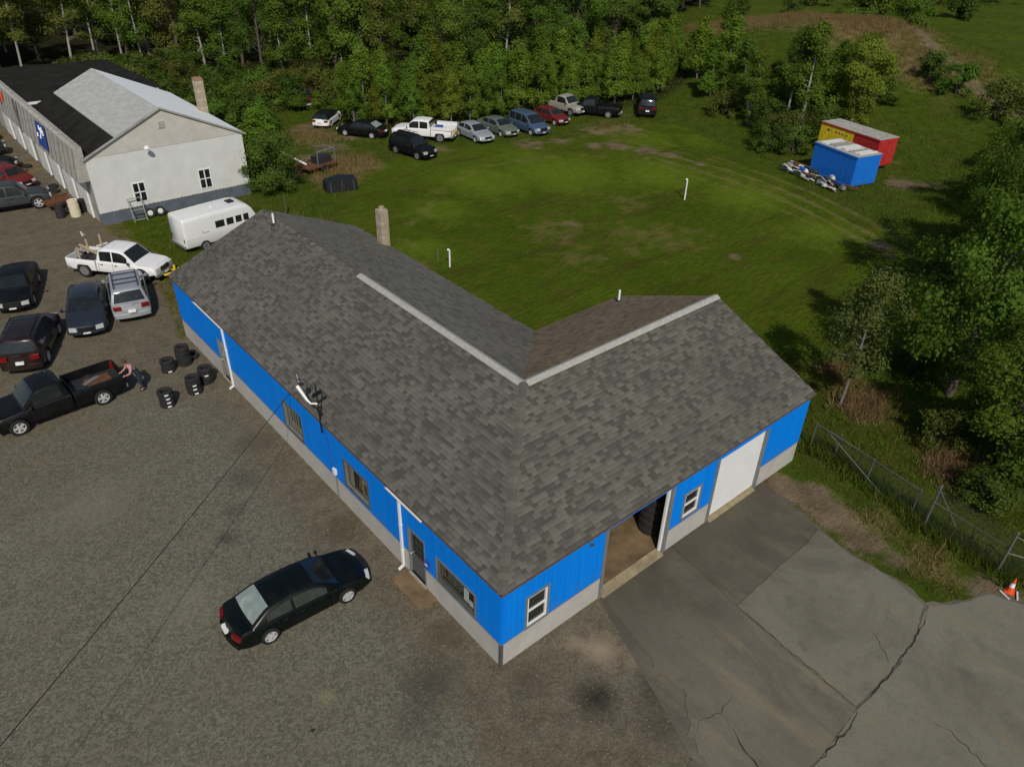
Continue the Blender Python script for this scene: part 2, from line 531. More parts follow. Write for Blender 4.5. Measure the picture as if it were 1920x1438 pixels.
class MB:
    def __init__(s):
        s.v, s.f, s.mi = [], [], []

    def add(s, vs, fs):
        k = len(s.v)
        s.v += [tuple(x) for x in vs]
        s.f += [tuple(i + k for i in f) for f in fs]
        return s

    def box(s, x0, x1, y0, y1, z0, z1):
        return s.add([(x0, y0, z0), (x1, y0, z0), (x1, y1, z0), (x0, y1, z0), (x0, y0, z1), (x1, y0, z1), (x1, y1, z1), (x0, y1, z1)],
                     [(0, 3, 2, 1), (4, 5, 6, 7), (0, 1, 5, 4), (1, 2, 6, 5), (2, 3, 7, 6), (3, 0, 4, 7)])

    def bar(s, a, b, wx, wz=None):
        a, b = Vector(a), Vector(b)
        wz = wz or wx
        d = (b - a).normalized()
        u = d.cross(Vector((0, 0, 1)))
        if u.length < 1e-3:
            u = Vector((1, 0, 0))
        u.normalize()
        n = u.cross(d)
        vs = []
        for p in (a, b):
            for sx, sz in ((-1, -1), (1, -1), (1, 1), (-1, 1)):
                vs.append(p + u * sx * wx / 2 + n * sz * wz / 2)
        return s.add(vs, [(0, 3, 2, 1), (4, 5, 6, 7), (0, 1, 5, 4), (1, 2, 6, 5), (2, 3, 7, 6), (3, 0, 4, 7)])

    def tube(s, pts, rad, n=8, cap=True):
        pts = [Vector(p) for p in pts]
        if not hasattr(rad, '__len__'):
            rad = [rad] * len(pts)
        k = len(s.v)
        prev = None
        for i, p in enumerate(pts):
            d = (pts[min(i + 1, len(pts) - 1)] - pts[max(i - 1, 0)]).normalized()
            if prev is None:
                u = d.orthogonal().normalized()
            else:
                u = (prev - d * prev.dot(d))
                u = u.normalized() if u.length > 1e-4 else d.orthogonal().normalized()
            prev = u
            q = d.cross(u)
            for j in range(n):
                a = 2 * math.pi * j / n
                s.v.append(tuple(p + (u * math.cos(a) + q * math.sin(a)) * rad[i]))
        for i in range(len(pts) - 1):
            for j in range(n):
                a, b = k + i * n + j, k + i * n + (j + 1) % n
                s.f.append((a, b, b + n, a + n))
        if cap:
            s.f.append(tuple(k + j for j in range(n))[::-1])
            s.f.append(tuple(k + (len(pts) - 1) * n + j for j in range(n)))
        return s

    def lathe(s, prof, n=24, axis='z', c=(0, 0, 0), closed=False):
        k = len(s.v)
        for (r, h) in prof:
            for j in range(n):
                a = 2 * math.pi * j / n
                x, y = r * math.cos(a), r * math.sin(a)
                p = (x, y, h) if axis == 'z' else ((x, h, y) if axis == 'y' else (h, x, y))
                s.v.append((p[0] + c[0], p[1] + c[1], p[2] + c[2]))
        m = len(prof)
        for i in range(m if closed else m - 1):
            for j in range(n):
                a, b = k + i * n + j, k + i * n + (j + 1) % n
                i2 = (i + 1) % m
                c2, d2 = k + i2 * n + (j + 1) % n, k + i2 * n + j
                s.f.append((a, b, c2, d2))
        return s

    def loft(s, rings, cap=True):
        k = len(s.v)
        n = len(rings[0])
        for r in rings:
            s.v += [tuple(p) for p in r]
        for i in range(len(rings) - 1):
            for j in range(n):
                a, b = k + i * n + j, k + i * n + (j + 1) % n
                s.f.append((a, b, b + n, a + n))
        if cap:
            s.f.append(tuple(k + j for j in range(n))[::-1])
            e = k + (len(rings) - 1) * n
            s.f.append(tuple(e + j for j in range(n)))
        return s

    def grid(s, P):
        k = len(s.v)
        nu, nv = len(P), len(P[0])
        for row in P:
            s.v += [tuple(p) for p in row]
        for i in range(nu - 1):
            for j in range(nv - 1):
                s.f.append((k + i * nv + j, k + i * nv + j + 1, k + (i + 1) * nv + j + 1, k + (i + 1) * nv + j))
        return s

    def mesh(s, name, smooth=None, fix=True):
        me = bpy.data.meshes.new(name)
        me.from_pydata(s.v, [], s.f)
        if fix:
            bm = bmesh.new()
            bm.from_mesh(me)
            bmesh.ops.recalc_face_normals(bm, faces=bm.faces)
            bm.to_mesh(me)
            bm.free()
        if smooth:
            me.shade_smooth()
            me.set_sharp_from_angle(angle=R(smooth))
        me.update()
        return me

    def build(s, name, mat, parent=None, loc=(0, 0, 0), rot=(0, 0, 0), smooth=None, fix=True):
        return link(name, s.mesh(name, smooth, fix), mat, parent, loc, rot)


def np_mesh(name, V, F, attrs=None):
    me = bpy.data.meshes.new(name)
    V = np.ascontiguousarray(V, np.float32)
    F = np.ascontiguousarray(F, np.int32)
    m, k = F.shape
    me.vertices.add(len(V))
    me.vertices.foreach_set('co', V.ravel())
    me.loops.add(m * k)
    me.loops.foreach_set('vertex_index', F.ravel())
    me.polygons.add(m)
    me.polygons.foreach_set('loop_start', np.arange(m, dtype=np.int32) * k)
    me.update(calc_edges=True)
    for nm, (dom, arr) in (attrs or {}).items():
        a = me.attributes.new(nm, 'FLOAT', dom)
        a.data.foreach_set('value', np.ascontiguousarray(arr, np.float32))
    return me


def copy_tree(o, parent=None):
    c = o.copy()
    C.objects.link(c)
    c.parent = parent
    for ch in o.children:
        copy_tree(ch, c)
    return c


def in_poly(X, Y, poly):
    inside = np.zeros(X.shape, bool)
    n = len(poly)
    for i in range(n):
        x1, y1 = poly[i]
        x2, y2 = poly[(i + 1) % n]
        cond = ((y1 > Y) != (y2 > Y))
        with np.errstate(divide='ignore', invalid='ignore'):
            xx = (x2 - x1) * (Y - y1) / ((y2 - y1) if y2 != y1 else 1e-9) + x1
        inside ^= cond & (X < xx)
    return inside


def seg_dist(X, Y, pl):
    d = np.full(X.shape, 1e9)
    for (x1, y1), (x2, y2) in zip(pl[:-1], pl[1:]):
        dx, dy = x2 - x1, y2 - y1
        t = np.clip(((X - x1) * dx + (Y - y1) * dy) / (dx * dx + dy * dy), 0, 1)
        d = np.minimum(d, np.hypot(X - x1 - t * dx, Y - y1 - t * dy))
    return d


def smooth_line(pts, n=12):
    P = [Vector((*p, 0)) for p in pts]
    out = []
    for i in range(len(P) - 1):
        p0, p1, p2, p3 = P[max(i - 1, 0)], P[i], P[i + 1], P[min(i + 2, len(P) - 1)]
        for k in range(n):
            t = k / n
            q = .5 * ((2 * p1) + (p2 - p0) * t + (2 * p0 - 5 * p1 + 4 * p2 - p3) * t * t + (3 * p1 - p0 - 3 * p2 + p3) * t ** 3)
            out.append((q.x, q.y))
    out.append((P[-1].x, P[-1].y))
    return out


# ------------------------------------------------------------------ terrain
def hill(X, Y):
    X, Y = np.asarray(X, float), np.asarray(Y, float)
    h = 6.0 * np.exp(-(((X - 97) / 16) ** 2) - (((Y - 42) / 27) ** 2))
    h += 1.3 * np.exp(-(((X - 74) / 12) ** 2) - (((Y - 40) / 14) ** 2))
    far = np.clip((np.hypot(X, Y) - 115) / 200, 0, 1)
    h += far * 3 * (np.sin(X * .013) + np.cos(Y * .017))
    bumpy = np.clip((np.hypot(X - 25, Y - 20) - 45) / 25, 0, 1)
    h += bumpy * .18 * (np.sin(X * .61 + 1) * np.cos(Y * .53) + .6 * np.sin(X * .27 + Y * .33))
    return h


def hz(x, y):
    return float(hill(np.array([x]), np.array([y]))[0])


def axis(dense0, dense1, st, m0, m1, mst, far):
    a = list(np.arange(dense0, dense1 + 1e-6, st))
    lo = list(np.arange(dense0 - mst, m0, -mst))
    hi = list(np.arange(dense1 + mst, m1, mst))
    s, x = mst, (lo[-1] if lo else dense0)
    while x > -far:
        s *= 1.35
        x -= s
        lo.append(x)
    s, x = mst, (hi[-1] if hi else dense1)
    while x < far:
        s *= 1.35
        x += s
        hi.append(x)
    return np.array(lo[::-1] + a + hi)


gx = axis(9, 60, .33, -40, 175, 1.2, 1600)
gy = axis(-10, 56, .33, -35, 130, 1.2, 1600)
GX, GY = np.meshgrid(gx, gy, indexing='ij')
GZ = hill(GX, GY)
LAWN = [(10.8, 11), (10.8, 30), (16, 37), (20, 42), (27, 45.5), (39, 42.5), (49, 41), (54, 38), (52, 30), (49, 22), (45, 12), (38, 3), (31, -1), (24, 3.5), (18, 8), (16.4, 11)]
lawn_poly = smooth_line(LAWN + [LAWN[0]], 4)
dl = seg_dist(GX, GY, lawn_poly)
ins = in_poly(GX, GY, lawn_poly)
A_lawn = np.clip(.5 + np.where(ins, dl, -dl) / 3.0, 0, 1)
TRACKS = [
    [(44.3, 31.2), (44.5, 22.4), (42.8, 13.7), (39, 4.8), (35, -1)],
    [(44.9, 35.7), (46.7, 26.7), (45.9, 18.3), (42.8, 10), (41.3, 5.6), (37, -2)],
    [(12.2, 19.3), (14.6, 25), (16.3, 29.9), (20, 33.3), (27.5, 38.1), (34.2, 38.5), (41.9, 34.8), (43.9, 29.7)],
    [(16, 16.1), (16.8, 22.3), (17, 27.2)],
    [(48.5, 35), (48.9, 27), (47.6, 18), (44.5, 9)],
]
A_track = np.zeros(GX.shape)
for i, t in enumerate(TRACKS):
    sl = smooth_line(t, 8)
    wt = (.95, 1.0, .55, .45, .8)[i]
    sdl = seg_dist(GX, GY, sl)
    A_track = np.maximum(A_track, np.exp(-(sdl / .26) ** 2) * wt)
    if i in (0, 1):
        A_track = np.maximum(A_track, np.exp(-(np.abs(sdl - 1.5) / .24) ** 2) * .75)
    if i == 2:
        A_track = np.maximum(A_track, np.exp(-(sdl / 1.3) ** 2) * .42)


def blobs(lst):
    a = np.zeros(GX.shape)
    for (x, y, r, s) in lst:
        a = np.maximum(a, s * np.exp(-((GX - x) ** 2 + (GY - y) ** 2) / (r * r)))
    return a


A_dirt = blobs([(42.4, 37.8, 1.3, .9), (44, 36.6, 1.5, .95), (45.4, 34, 1.4, .95), (46, 32, 1.2, .85), (32.1, 14.5, .6, .95), (41.9, 9.5, 1.1, .8),
                (40.7, 8.4, .9, .7), (27.5, 25.1, 1.2, .5), (55.8, 15, 1.8, .9), (57.5, 13.5, 1.6, .7), (46.2, 28.5, .9, .7), (24, 58, 2.6, .75), (25.5, 53.5, 2.2, .75),
                (20, 49, 2.4, .9), (16.8, 47.2, 2.0, .8), (22.5, 51.5, 2.4, .7), (30.4, 45, 1.2, .7), (38, 41.6, 2.0, .75), (40.8, 40.9, 1.6, .7), (46, 41.5, 3, .6),
                (29.5, 49.5, 1.6, .8), (17.5, 44, 1.6, .6), (49.2, 40.3, 2.4, .6), (52, 44, 2.2, .55),
                (14.5, -.6, .9, 1.1), (14.9, -1.6, 1.0, 1.15), (14.6, -2.8, 1.05, 1.15), (14.2, -4.2, 1.0, 1.1), (14.2, -5.5, .8, .8), (15.6, -8.6, 1.3, .95), (17, -10.5, 2, .9), (15, -9.2, 1.2, .8), (21, -12, 3, .6)])
A_dirt = np.maximum(A_dirt, np.exp(-(seg_dist(GX, GY, [(111, 46), (103, 40), (95.5, 34), (88, 25), (84, 17), (80, 5)]) / 1.3) ** 2) * .95)
A_dirt = np.maximum(A_dirt, np.where((GX < 2.5) & (GY > 24), 1., 0))
A_fresh = blobs([(35, 34, 6, .95), (28, 36, 5, .85), (41, 29, 5, .9), (42.5, 21, 4.5, .9), (41, 13, 4, .85), (21.5, 33, 3.5, .8), (16.5, 28, 2.5, .75), (38, 7, 3, .6), (35, 39, 4, .7), (48, 36, 4, .7), (58, 38, 5, .75), (52, 33, 4, .6), (14, 20, 2, .6), (22, 10, 4, .5)])
A_dry = blobs([(100, 52, 12, .95), (94, 40, 9, .95), (88, 28, 7, .85), (92, 60, 9, .7), (84, 36, 6, .55), (21.4, 46, 3.0, 1.0), (18.8, 43.6, 2.4, .9), (23, 55, 4, .7),
               (22.7, .2, 1.6, .85), (21.5, -4.6, 1.4, .85), (24.5, 2.6, 1.4, .6), (48, 40, 4, .55), (16.8, -7, 1.3, .6), (15.6, -4, 1.6, .55), (15, -6.6, 1.6, .6), (60, 20, 4, .45), (26, 25, 4, .46), (30.5, 20, 5, .44), (24, 21, 3.5, .42), (34, 26, 3, .4), (12, 35, 4, .45)])
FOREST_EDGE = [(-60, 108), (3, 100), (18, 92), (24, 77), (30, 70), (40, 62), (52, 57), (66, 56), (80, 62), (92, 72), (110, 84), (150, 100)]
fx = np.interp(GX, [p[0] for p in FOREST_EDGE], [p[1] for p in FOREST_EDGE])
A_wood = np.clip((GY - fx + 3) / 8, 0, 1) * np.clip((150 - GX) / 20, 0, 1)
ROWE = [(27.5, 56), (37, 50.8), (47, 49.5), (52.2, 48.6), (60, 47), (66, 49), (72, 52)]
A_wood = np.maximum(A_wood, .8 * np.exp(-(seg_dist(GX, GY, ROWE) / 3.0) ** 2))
nu, nv = GX.shape
idx = np.arange(nu * nv).reshape(nu, nv)
F = np.stack([idx[:-1, :-1], idx[1:, :-1], idx[1:, 1:], idx[:-1, 1:]], -1).reshape(-1, 4)
V = np.stack([GX, GY, GZ], -1).reshape(-1, 3)
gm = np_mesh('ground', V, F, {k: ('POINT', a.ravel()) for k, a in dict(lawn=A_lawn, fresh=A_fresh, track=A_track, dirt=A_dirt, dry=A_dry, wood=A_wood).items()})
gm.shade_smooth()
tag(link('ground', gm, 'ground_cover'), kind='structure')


def ragged(poly, step=.2, amp=.12, seed=1):
    r = random.Random(seed)
    out = []
    n = len(poly)
    ph = [r.uniform(0, 6.28) for _ in range(4)]
    s = 0
    for i in range(n):
        x1, y1, *k1 = poly[i]
        x2, y2, *k2 = poly[(i + 1) % n]
        a = amp if not k1 else k1[0]
        L = math.hypot(x2 - x1, y2 - y1)
        m = max(1, int(L / step))
        nx, ny = -(y2 - y1) / max(L, 1e-6), (x2 - x1) / max(L, 1e-6)
        for k in range(m):
            t = k / m
            d = a * (.6 * math.sin(s * 1.3 + ph[0]) + .5 * math.sin(s * 3.7 + ph[1]) + .35 * math.sin(s * 8.1 + ph[2]) + .4 * r.uniform(-1, 1))
            d *= min(1, 4 * t + .25, 4 * (1 - t) + .25)
            out.append((x1 + (x2 - x1) * t + nx * d, y1 + (y2 - y1) * t + ny * d))
            s += L / m
    return out


def sheet(name, poly, z, mat, parent=None, thick=None):
    bm = bmesh.new()
    vs = [bm.verts.new((x, y, z)) for x, y in poly]
    f = bm.faces.new(vs)
    f.normal_update()
    if f.normal.z < 0:
        f.normal_flip()
    if thick:
        r = bmesh.ops.extrude_face_region(bm, geom=[f])
        for e in r['geom']:
            if isinstance(e, bmesh.types.BMVert):
                e.co.z -= thick
        bmesh.ops.recalc_face_normals(bm, faces=bm.faces)
    bmesh.ops.triangulate(bm, faces=[q for q in bm.faces if len(q.verts) > 4])
    me = bpy.data.meshes.new(name)
    bm.to_mesh(me)
    bm.free()
    return link(name, me, mat, parent)


LOT = [(-45, -40), (1.2, -40), (1.2, -13), (2.2, -8), (2.7, -5.4), (3.6, -4.2), (4.0, -2.7), (4.3, -1.4), (4.62, .2, 0.), (.3, .2, 0.), (.25, 26.1, 0.), (-.35, 26.2),
       (.2, 28.2), (.9, 32.2), (1.7, 35), (2.3, 39.2), (1.1, 42.6), (1.1, 44.5, 0.), (1.35, 80), (-45, 84)]
tag(sheet('gravel_lot', ragged(LOT, .22, .18, 3), .006, 'gravel'), kind='structure')

drive = tag(sheet('driveway', ragged([(4.5, .22, 0), (2.2, -6.2), (1.6, -9), (1.0, -13), (1.0, -30), (26, -30), (17.5, -12), (15.9, -9.3), (15.3, -8.3), (13.8, -7.7), (13.15, -7.2),
                                      (13.4, -6), (13.3, -4.5), (13.6, -2.7), (14.2, -.1), (14.2, .22, 0)], .25, .10, 5), .012, 'asphalt_dark'), kind='structure')


def slab(poly, mat, seed):
    return sheet('slab', ragged(poly, .14, .035, seed), .034, mat, drive, .03)


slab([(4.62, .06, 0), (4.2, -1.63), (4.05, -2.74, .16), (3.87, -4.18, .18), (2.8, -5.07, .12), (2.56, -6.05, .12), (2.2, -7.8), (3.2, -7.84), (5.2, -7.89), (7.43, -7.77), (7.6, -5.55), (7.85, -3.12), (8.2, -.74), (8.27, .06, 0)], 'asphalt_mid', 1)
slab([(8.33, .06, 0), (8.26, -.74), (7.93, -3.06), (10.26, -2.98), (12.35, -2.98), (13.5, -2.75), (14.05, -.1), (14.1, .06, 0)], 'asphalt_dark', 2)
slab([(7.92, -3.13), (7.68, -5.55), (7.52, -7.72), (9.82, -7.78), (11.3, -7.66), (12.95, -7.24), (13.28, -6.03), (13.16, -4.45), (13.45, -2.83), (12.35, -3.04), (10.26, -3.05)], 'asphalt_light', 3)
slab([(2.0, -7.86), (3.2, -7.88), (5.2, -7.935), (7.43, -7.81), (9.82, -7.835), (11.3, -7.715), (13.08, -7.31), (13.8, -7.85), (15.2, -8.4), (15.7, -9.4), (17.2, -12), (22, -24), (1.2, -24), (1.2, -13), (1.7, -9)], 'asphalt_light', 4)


def crack(pts, wd, seed, z=.0385):
    r = random.Random(seed)
    P = []
    for (x1, y1), (x2, y2) in zip(pts[:-1], pts[1:]):
        m = max(2, int(math.hypot(x2 - x1, y2 - y1) / .16))
        for k in range(m):
            t = k / m
            P.append((x1 + (x2 - x1) * t + r.uniform(-.045, .045), y1 + (y2 - y1) * t + r.uniform(-.045, .045)))
    P.append(pts[-1])
    top, n = [], len(P)
    L, Rr = [], []
    for i, (x, y) in enumerate(P):
        dx, dy = P[min(i + 1, n - 1)][0] - P[max(i - 1, 0)][0], P[min(i + 1, n - 1)][1] - P[max(i - 1, 0)][1]
        l = math.hypot(dx, dy) or 1
        hw = wd * r.uniform(.3, 1) * min(1, .25 + 3 * min(i, n - 1 - i) / n) / 2
        L.append((x - dy / l * hw, y + dx / l * hw, z))
        Rr.append((x + dy / l * hw, y - dx / l * hw, z))
    m = MB()
    m.grid([L, Rr])
    return m.build('crack', 'crack', drive)


crack([(8.73, -8.97), (8.93, -9.91), (8.64, -11.08), (8.5, -13), (8.9, -16)], .04, 1)
crack([(4.1, -5.5), (3.99, -5.85), (3.75, -6.3), (3.61, -6.94), (3.4, -7.8)], .055, 2)
crack([(9.82, -7.6), (10.3, -7.0), (10.5, -6.6)], .035, 3)
crack([(7.43, -7.8), (6.9, -7.95), (5.2, -7.95)], .07, 4)
crack([(13.0, -7.4), (12.2, -7.56), (11.3, -7.69), (10.6, -7.76), (9.82, -7.81), (8.7, -7.83), (7.45, -7.79)], .05, 5)
crack([(7.9, -3.1), (7.75, -4.6), (7.62, -6.4), (7.5, -7.7)], .035, 6)
crack([(3.0, -5.2), (3.5, -5.0), (4.2, -5.25), (4.9, -5.1)], .03, 7)


def stain(x, y, r, seed, z=.0105, mat='oil_dark'):
    q = random.Random(seed)
    n = 44
    pts = []
    for k in range(n):
        a = 2 * math.pi * k / n
        rr = r * (.55 + .45 * q.random() ** 2 * (1.6 if k % 3 == 0 else .8))
        pts.append((x + rr * math.cos(a), y + rr * math.sin(a)))
    o = sheet('oil_stain', pts, z, mat)
    return tag(o, kind='structure')


stain(-5.4, 1.9, .10, 7)
stain(-4.1, -1.9, .10, 8)

# concrete step in front of the office door
step = MB()
step.box(-.62, .12, 3.5, 5.3, -.02, .07)
tag(step.build('door_step', 'interior_floor'), 'low brown concrete slab on the ground before the office door', 'step')

# loose stones on the lot
n = 26000
sx, sy = nrg.uniform(-15, 4.2, n), nrg.uniform(-9, 30, n)
ok = in_poly(sx, sy, [(p[0], p[1]) for p in LOT]) & ~((sx > -.1) & (sy > .1))
sx, sy = sx[ok], sy[ok]
n = len(sx)
sr = .008 + .02 * nrg.random(n) ** 3
o8 = np.array([(1, 0, 0), (-1, 0, 0), (0, 1, 0), (0, -1, 0), (0, 0, .7), (0, 0, -.3)], float)
f8 = np.array([(0, 2, 4), (2, 1, 4), (1, 3, 4), (3, 0, 4)])
th = nrg.uniform(0, 6.28, n)
ct, stt = np.cos(th), np.sin(th)
Vv = np.zeros((n, 6, 3))
jit = nrg.uniform(.6, 1.4, (n, 6))
Vv[:, :, 0] = (o8[:, 0][None] * ct[:, None] - o8[:, 1][None] * stt[:, None]) * jit * sr[:, None] + sx[:, None]
Vv[:, :, 1] = (o8[:, 0][None] * stt[:, None] + o8[:, 1][None] * ct[:, None]) * jit * sr[:, None] + sy[:, None]
Vv[:, :, 2] = o8[:, 2][None] * jit * sr[:, None] + .008
Ff = (f8[None] + (np.arange(n) * 6)[:, None, None]).reshape(-1, 3)
tag(link('loose_stones', np_mesh('loose_stones', Vv.reshape(-1, 3), Ff), 'stone'), 'loose grey stones strewn over the gravel lot', 'stones', kind='stuff')

# ------------------------------------------------------------------ the blue L-shaped garage
WID, LA, LB, EAVE, RIDGE = 10.8, 16.48, 26.35, 3.5, 5.71
HW = WID / 2
SL = (RIDGE - EAVE) / HW
OV = .13
garage = thing('garage_building', 'long blue L-shaped garage with grey shingle roof and pale base', 'building')


def wall(fn, length, ops, inner_mat='interior_wall', skip_siding=False):
    """fn(u, d, z) -> world, d = depth inwards from the wall face; ops = (u0,u1,z0,z1)"""
    def bx(m, u0, u1, d0, d1, z0, z1):
        P = [fn(u, d, z) for z in (z0, z1) for d in (d0, d1) for u in (u0, u1)]
        m.add(P, [(0, 1, 3, 2), (4, 6, 7, 5), (0, 4, 5, 1), (2, 3, 7, 6), (0, 2, 6, 4), (1, 5, 7, 3)])
    BAND = 1.06

    def pieces(us, zlo, zhi):
        res = []
        for a, b in zip(us[:-1], us[1:]):
            if b - a < .004:
                continue
            mid = (a + b) / 2
            z = zlo
            for (o0, o1, q0, q1) in sorted([o for o in ops if o[0] <= mid <= o[1]], key=lambda o: o[2]):
                if q0 > z + .01:
                    res.append((a, b, z, min(q0, zhi)))
                z = max(z, q1)
            if z < zhi - .01:
                res.append((a, b, z, zhi))
        return res
    edges = sorted({0., length} | {o[0] for o in ops} | {o[1] for o in ops})
    core = MB()
    for (a, b, z0, z1) in pieces(edges, 0., EAVE - .09):
        if z1 > z0:
            bx(core, a, b, .035, .17, z0, z1)
    core.build('wall_core', inner_mat, garage)
    for (a, b, z0, z1) in pieces(edges, -.05, BAND):
        if z1 - z0 > .02:
            m = MB()
            bx(m, a + .002, b - .002, -.012, .034, z0, z1)
            m.build('base_wall', 'band_grey', garage)
    us = sorted(set(edges) | set(np.arange(1.22, length, 1.22).tolist()))
    for (a, b, z0, z1) in pieces(us, BAND, EAVE - .08):
        if z1 - z0 > .02:
            m = MB()
            bx(m, a + .0015, b - .0015, -.03, .033, z0 + .004, z1)
            m.build('siding_panel', 'blue_siding', garage)
    m = MB()
    for (a, b, z0, z1) in pieces(edges, BAND - .03, BAND + .004):
        bx(m, a + .003, b - .003, -.045, .03, BAND - .012, BAND + .008)
    m.build('base_trim', 'grey_trim', garage)


LW = lambda u, d, z: (OV + d, u + OV, z)           # left wall, u = y - OV
RW = lambda u, d, z: (u + OV, OV + d, z)           # right wall, u = x - OV
o_ = OV
left_ops = [(19.95 - o_, 21.15 - o_, .12, 2.25), (12.75 - o_, 14.3 - o_, 1.12, 2.4), (7.65 - o_, 9.3 - o_, 1.25, 2.45), (4.1 - o_, 5.1 - o_, .14, 2.28), (1.4 - o_, 3.38 - o_, 1.12, 2.12)]
right_ops = [(1.12 - o_, 1.96 - o_, 1.1, 2.42), (4.55 - o_, 7.75 - o_, .02, 3.22), (8.62 - o_, 9.5 - o_, 1.22, 2.36), (10.42 - o_, 13.42 - o_, .02, 3.1)]
wall(LW, LB - 2 * OV, left_ops)
wall(RW, LA - 2 * OV, right_ops)
wall(lambda u, d, z: (u + OV, LB - OV - d, z), WID - 2 * OV, [])
wall(lambda u, d, z: (LA - OV - d, u + OV, z), WID - 2 * OV, [])
wall(lambda u, d, z: (WID - OV - d, WID + u, z), LB - WID - OV, [])
wall(lambda u, d, z: (WID + u - OV, WID - OV - d, z), LA - WID, [])
m = MB()
m.box(OV - .05, OV + .05, OV - .05, OV + .05, -.02, 1.05)
m.build('corner_post', 'dark_trim', garage)
m = MB()
m.box(OV + .18, LA - OV - .18, OV + .18, WID - OV - .18, -.03, .11)
m.box(OV + .18, WID - OV - .18, WID - OV - .179, LB - OV - .18, -.03, .11)
m.build('floor_slab', 'interior_floor', garage)
m = MB()      # partition between office wing and garage bay
m.box(3.7, 3.82, OV + .18, WID - .4, .11, 3.3)
m.box(9.9, 10.02, OV + .18, WID - .4, .11, 3.3)
m.build('partition', 'interior_wall', garage)
m = MB()
m.box(OV + .18, LA - .4, OV + .18, WID - .4, 3.34, 3.4)
m.box(OV + .18, WID - .4, WID - .399, LB - .4, 3.34, 3.4)
m.build('ceiling', 'interior_wall', garage)


# windows and doors of the garage
def gwindow(fn, u0, u1, z0, z1, frame, glassm, style, trim='grey_trim'):
    def bx(m, a, b, d0, d1, c, d):
        P = [fn(u, dd, z) for z in (c, d) for dd in (d0, d1) for u in (a, b)]
        m.add(P, [(0, 1, 3, 2), (4, 6, 7, 5), (0, 4, 5, 1), (2, 3, 7, 6), (0, 2, 6, 4), (1, 5, 7, 3)])
    t = .07
    fm = MB()
    for a, b, c, d in ((u0, u1, z0, z0 + t), (u0, u1, z1 - t, z1), (u0, u0 + t, z0 + t, z1 - t), (u1 - t, u1, z0 + t, z1 - t)):
        bx(fm, a, b, -.02, .09, c, d)
    zm = (z0 + z1) / 2
    if style == 'sash':
        bx(fm, u0 + t, u1 - t, -.012, .08, zm - .03, zm + .03)
    w_ = fm.build('window', frame, garage)
    tm = MB()
    e = .075
    for a, b, c, d in ((u0 - e, u1 + e, z1, z1 + e), (u0 - e, u1 + e, z0 - e, z0), (u0 - e, u0, z0, z1), (u1, u1 + e, z0, z1)):
        bx(tm, a, b, -.05, -.005, c, d)
    tm.build('trim', trim, w_)
    cells = [(z0 + t, zm - .03), (zm + .03, z1 - t)] if style == 'sash' else [(z0 + t, z1 - t)]
    for c, d in cells:
        pm = MB()
        bx(pm, u0 + t, u1 - t, .03, .04, c, d)
        pm.build('pane', glassm, w_)
    bm_ = MB()
    bx(bm_, u0 + t, u1 - t, .5, .52, z0, z1)
    return w_, bx


wa_, bx_ = gwindow(RW, 1.12 - o_, 1.96 - o_, 1.1, 2.42, 'white_paint', 'glass', 'sash')
gwindow(RW, 8.62 - o_, 9.5 - o_, 1.22, 2.36, 'white_paint', 'glass', 'sash')
w1, bx_ = gwindow(LW, 12.75 - o_, 14.3 - o_, 1.12, 2.4, 'grey_trim', 'glass_clear', 'plain', 'dark_trim')
m = MB()
bx_(m, 12.7, 13.0, .10, .13, 1.15, 2.35)
bx_(m, 13.9, 14.1, .10, .13, 1.15, 2.35)
bx_(m, 13.0, 13.9, .10, .13, 1.15, 1.5)
m.build('curtain', 'curtain', w1)
m = MB()
for k in range(4):
    bx_(m, 13.12 + .22 * k, 13.17 + .22 * k, .07, .10, 1.5, 2.3)
m.build('muntin', 'curtain', w1)
w2, bx_ = gwindow(LW, 7.65 - o_, 9.3 - o_, 1.25, 2.45, 'grey_trim', 'glass_clear', 'plain', 'dark_trim')
m = MB()
bx_(m, 7.6, 8.25, .14, .16, 1.3, 2.0)
bx_(m, 8.85, 9.1, .12, .15, 1.3, 2.4)
m.build('curtain', 'curtain', w2)
m = MB()
bx_(m, 7.75, 8.05, .10, .125, 1.45, 1.95)
m.build('poster', 'rust', w2)
w3, bx_ = gwindow(LW, 1.4 - o_, 3.38 - o_, 1.12, 2.12, 'dark_trim', 'glass_clear', 'plain', 'grey_trim')
m = MB()
bx_(m, 1.75, 2.0, .10, .11, 1.25, 1.78)
bx_(m, 1.5, 1.72, .10, .11, 1.22, 1.45)
m.build('notice', 'paper_white', w3)
m = MB()
for k in range(3):
    bx_(m, 2.35 + .28 * k, 2.45 + .28 * k, .2, .4, 1.15, 1.5 + .12 * k)
m.build('display_bottles', 'dark_trim', w3)


